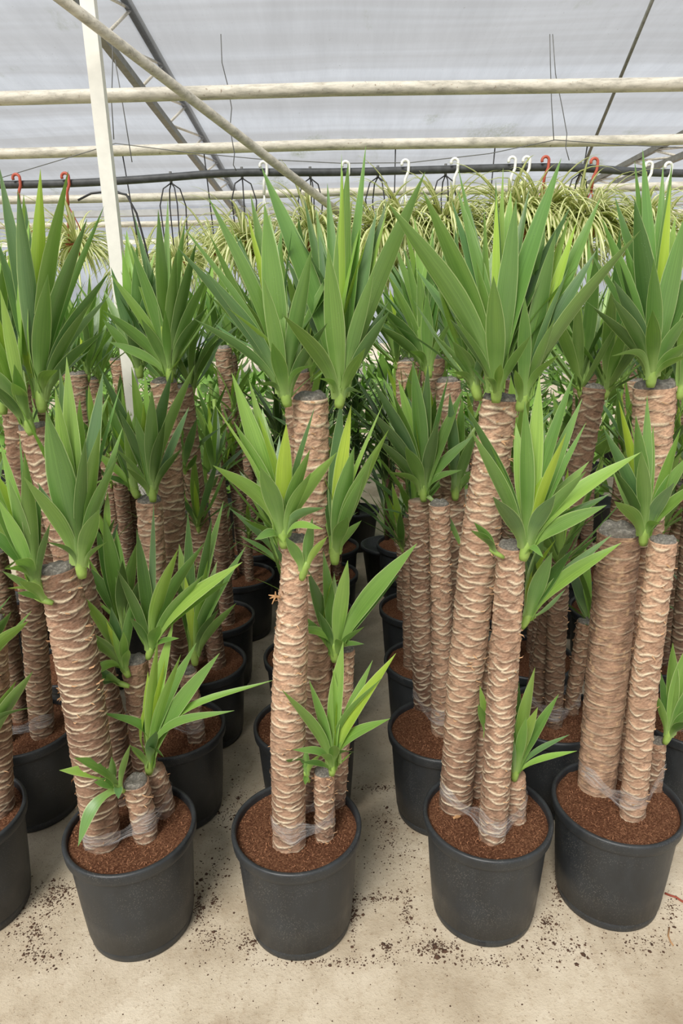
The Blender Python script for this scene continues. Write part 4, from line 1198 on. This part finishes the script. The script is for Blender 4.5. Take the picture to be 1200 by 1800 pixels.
SPL = [(36, 'red', 'spider plant on a red hook at the far left, left of the white post', .52, .9), (121, 'red', 'spider plant in terracotta pot on a red hook just left of the white post', .44, 1.0),
       (300, 'wire', 'spider plant low behind the crowns right of the white post', .62, .9), (425, 'wire', 'spider plant on black wires between the truss and the slanting pipe', .5, 1.15),
       (466, 'white', 'spider plant on the white hook beside the slanting pipe', .56, 1.0), (545, 'wire', 'spider plant on black wires where the slanting pipe ends', .44, 1.1),
       (609, 'white', 'spider plant on a white hook behind the middle two-crowned yucca', .56, 1.0), (664, 'wire', 'spider plant on black wires right of the tallest middle leaf', .42, 1.1),
       (713, 'white', 'spider plant on the first white hook right of the middle crowns', .40, 1.1), (783, 'wire', 'spider plant on black wires between two white hooks', .36, 1.1), (799, 'white', 'spider plant on a white hook behind the left leaves of the three-crowned yucca', .47, 1.1),
       (899, 'white', 'spider plant on a white hook, directly above the three-crowned yucca', .33, 1.2), (924, 'white', 'spider plant on the short white hook just left of a red hook', .42, 1.1), (957, 'red', 'spider plant on the red hook right of the tallest three-crowned leaf', .33, 1.2),
       (1020, 'wire', 'spider plant on black wires next to the rightmost red hook', .40, 1.15), (1042, 'red', 'spider plant on the rightmost red hook', .36, 1.1), (1137, 'white', 'spider plant on the tall white hook behind the right crown', .36, 1.1), (1171, 'white', 'spider plant on the white hook nearest the right edge', .45, 1.1)]
for i, (px, kd, lb, dr, scl) in enumerate(SPL):
    spider(px, kd, lb, 700 + i, dr * .74, HY, scl)
# second tier hung lower further back, on a pipe
for i, (px, py, Y, lb) in enumerate(((250, 470, 4.9, 'lower spider plant right of the white post, behind the crowns'), (690, 470, 4.9, 'lower spider plant in the gap between the middle and three-crowned yuccas'),
                                     (1000, 450, 4.9, 'lower spider plant between the two red hooks'), (850, 470, 4.9, 'lower spider plant left behind the three-crowned yucca'), (380, 450, 4.9, 'lower spider plant between truss and middle crowns'))):
    p = atY(px, py, Y); e = empty('hanging_spider_plant', tuple(p))
    f = link('foliage', SPF[i % 5], e); f.rotation_euler.z = i; f.scale = (1.15,) * 3; f['kind'] = 'stuff'
    pm = link('pot', HPOT_T, e); pm.location = (0, 0, -.09)
    topz = atY(600, 256, 4.7)[2] - p[2]
    b = MB(); b.tube([(0, -.2, topz), (0, -.1, topz * .5), (0, 0, 0)], .004, 5); b.obj('hanger_wire', M['blackwire'], e)
    tag(e, lb, 'hanging plant', GS)

# wires
def wire(pts, Y, label, r_=.0025, mt='wire', name='tie_wire', Y1=None):
    b = MB(); n = len(pts)
    b.tube([atY(px, py, Y if Y1 is None else Y + (Y1 - Y) * i / (n - 1)) for i, (px, py) in enumerate(pts)], r_, 6)
    tag(b.obj(name, M[mt]), label, 'wire')


wire([(-100, 330), (0, 313), (100, 283), (203, 252), (330, 268), (460, 280), (600, 287), (720, 286), (860, 270), (975, 246), (1100, 255), (1250, 262)], 4.5, 'thin slack wire strung level above the black hose')
wire([(388, 60), (390, 110), (400, 150), (407, 190), (404, 225), (412, 270), (410, 290), (415, 300)], 4.0, 'kinked wire hanging right of the truss')
wire([(197, 60), (198, 105), (196, 180), (200, 245)], 3.9, 'short wire hanging close right of the white post')
wire([(202, 105), (215, 180), (228, 260), (232, 285)], 3.9, 'curved wire hanging between white post and truss')
wire([(966, 60), (967, 110), (969, 180), (973, 246)], 4.3, 'straight wire hanging at upper right, left one of a pair')
wire([(971, 60), (976, 130), (988, 190), (996, 235), (994, 260), (1000, 282)], 4.3, 'kinked wire hanging at upper right, right one of a pair')
wire([(137, 352), (160, 340), (192, 336), (222, 342), (240, 375), (255, 430), (268, 490), (275, 560)], 3.9, 'black drip tube arching down right of the white post', .0055, 'blackwire', 'drip_tube')
wire([(200, 334), (228, 346), (238, 400), (262, 470)], 3.95, 'thin black drip tube beside the arching one', .004, 'blackwire', 'drip_tube')

# ------------------------------------------------------------------ greenery beyond the yuccas
def bush_foliage(seed, n=170, H=.85, W=.35):
    r = random.Random(seed); b = MB()
    for i in range(n):
        a = r.uniform(0, 6.28); rr = W * math.sqrt(r.random()); z = H * r.uniform(.15, 1)
        p = np.array([rr * math.cos(a), rr * math.sin(a), z]); el = r.uniform(-.3, .8)
        d = np.array([math.cos(a) * math.cos(el), math.sin(a) * math.cos(el), math.sin(el)]); s = np.array([-math.sin(a), math.cos(a), 0])
        Ln = r.uniform(.1, .2); w = Ln * r.uniform(.18, .3); u = np.cross(s, d)
        v = [p, p + d * Ln * .35 - s * w + u * .01, p + d * Ln * .35, p + d * Ln * .35 + s * w + u * .01, p + d * Ln * .7 - s * w * .7, p + d * Ln * .7 - u * .01, p + d * Ln * .7 + s * w * .7, p + d * Ln - u * .04]
        b.add(v, [(0, 2, 1), (0, 3, 2), (1, 2, 5, 4), (2, 3, 6, 5), (4, 5, 7), (5, 6, 7)])
    m = b.mesh('foliage'); m.materials.append(M['bush']); return m


BF = [bush_foliage(800 + i) for i in range(4)]
b = MB(); b.lathe([(0, 0), (.10, 0), (.13, .24), (.14, .24), (.14, .26), (.128, .26), (.12, .22), (0, .22)], 28); BPOT = b.mesh('pot'); BPOT.materials.append(M['pot'])
WHERE = ['far left', 'left, behind the five-caned yucca', 'left of the middle gap', 'middle gap', 'right of the middle gap', 'behind the three-crowned yucca', 'behind the net-caned yucca', 'far right']
for row, Y in enumerate((4.2, 5.2, 6.4)):
    for i in range(8):
        r = random.Random(820 + row * 20 + i)
        sp = (.62, .75, .95)[row]
        x = (i - 3.35) * sp + r.uniform(-.06, .06)
        e = empty('bushy_foliage_plant', (x, Y + r.uniform(-.12, .12), 0))
        link('pot', BPOT, e)
        st = MB(); st.tube([(0, 0, .2), (.01, 0, .5), (0, .01, .95)], .014, 6); st.obj('stem', M['shoot'], e)
        f = link('foliage', BF[(i + row) % 4], e); f.location = (0, 0, .22); f.rotation_euler.z = r.uniform(0, 6); k = r.uniform(.95, 1.3); f.scale = (1, 1, k); f['kind'] = 'stuff'
        tag(e, 'broad-leaved green plant beyond the yuccas, %s row, %s' % (('first', 'second', 'third')[row], WHERE[i]), 'potted plant', 'bushy plants beyond the yuccas')

def strap_foliage(seed, n=70):
    r = random.Random(seed); b = MB()
    for i in range(n):
        ph = r.uniform(0, 6.28); al = r.uniform(.1, 1.25); Ln = r.uniform(.3, .6)
        p0 = np.array([0, 0, r.uniform(0, .5)]); t = np.array([math.sin(al) * math.cos(ph), math.sin(al) * math.sin(ph), math.cos(al)])
        n_ = nrm(np.array([0, 0, 1.0]) - t[2] * t)
        v, f, uv = blade(p0, p0 + t * Ln, .028, n_, .12, 7, .25, 0, 2); b.add(v, f, uv)
    m = b.mesh('foliage'); m.materials.append(M['leaf']); return m


ST = [strap_foliage(870 + i) for i in range(2)]
for i, (x, y, lb) in enumerate(((.24, 3.5, 'dark narrow-leaved plant at the end of the aisle right of the middle yucca'), (-.10, 3.8, 'dark narrow-leaved plant behind the middle yucca column'), (.10, 4.15, 'dark narrow-leaved plant furthest back in the middle aisle'),
                                (-.33, 3.62, 'dark narrow-leaved plant at the end of the aisle left of the middle yucca'))):
    e = empty('strap_leaved_plant', (x, y, 0)); link('pot', BPOT, e)
    st = MB(); st.tube([(0, 0, .2), (.01, 0, .5), (0, 0, .85)], .014, 6); st.obj('stem', M['crumb'], e)
    f = link('foliage', ST[i % 2], e); f.location = (0, 0, .3); f.rotation_euler.z = i; f.color = lin(52, 78, 40); f['kind'] = 'stuff'
    tag(e, lb, 'potted plant', 'narrow-leaved plants in the aisles')

# ------------------------------------------------------------------ crumbs and litter on the floor
r = random.Random(900)
b = MB()
SPOTS = [(715, 1600, 9, 40, 70), (765, 1665, 32, 16, 130), (680, 1665, 8, 8, 30), (620, 1600, 7, 45, 80), (660, 1580, 40, 8, 60), (90, 1580, 20, 20, 110), (110, 1560, 25, 10, 60), (60, 1640, 20, 20, 60),
         (350, 1600, 8, 30, 70), (375, 1585, 5, 6, 20), (400, 1430, 30, 15, 50), (670, 1385, 40, 6, 60), (980, 1560, 8, 40, 80), (960, 1620, 15, 15, 50), (1180, 1600, 15, 30, 40), (440, 1660, 25, 25, 60), (370, 1650, 25, 25, 50),
         (700, 1500, 60, 60, 120), (380, 1540, 30, 60, 90), (600, 1690, 120, 10, 70), (850, 1690, 100, 10, 60), (680, 1440, 25, 30, 60), (980, 1660, 60, 25, 70), (1130, 1660, 60, 25, 60), (70, 1680, 60, 15, 60), (30, 1600, 40, 50, 90), (420, 1400, 20, 60, 60)]
def crumb(p, s):
    a = r.uniform(0, 6.28); n = 5; v = []
    for k in range(n):
        an = a + 6.283 * k / n; rr = s * r.uniform(.6, 1.2); v.append((p[0] + rr * math.cos(an), p[1] + rr * math.sin(an), 0.0003))
    v.append((p[0], p[1], s * r.uniform(.5, 1.1)))
    b.add(v, [(k, (k + 1) % n, n) for k in range(n)])
for (cx, cy, sx, sy, n) in SPOTS:
    for _ in range(n * 4):
        p = atZ(cx + r.gauss(0, sx * .6) * r.choice((.6, 1, 2)), cy + r.gauss(0, sy * .6) * r.choice((.6, 1, 1.8)), 0); crumb(p, (abs(r.gauss(.0006, .0010)) + .0004) * (2.2 if r.random() < .06 else 1))
for _ in range(6000):
    p = (r.uniform(-1.3, 1.4), r.uniform(.9, 3.2), 0); crumb(p, abs(r.gauss(.0004, .0007)) + .0004)
o = b.obj('soil_crumbs', M['crumb'], None, False); tag(o, 'dark spilled soil crumbs scattered on the concrete floor', 'soil', kind='stuff')
b = MB(); b.tube([atZ(px, py, .003) for px, py in ((1168, 1570), (1178, 1574), (1188, 1577), (1198, 1584), (1215, 1592))], .0028, 6)
tag(b.obj('red_cord', M['redcord']), 'short reddish cord lying on the floor at the right edge', 'cord')
b = MB(); b.tube([atZ(px, py, .002) for px, py in ((1176, 1630), (1174, 1645), (1178, 1655), (1183, 1662))], .002, 5)
tag(b.obj('fallen_twig', M['dryleaf']), 'dry brown twig on the floor right of the net-caned pot', 'twig')
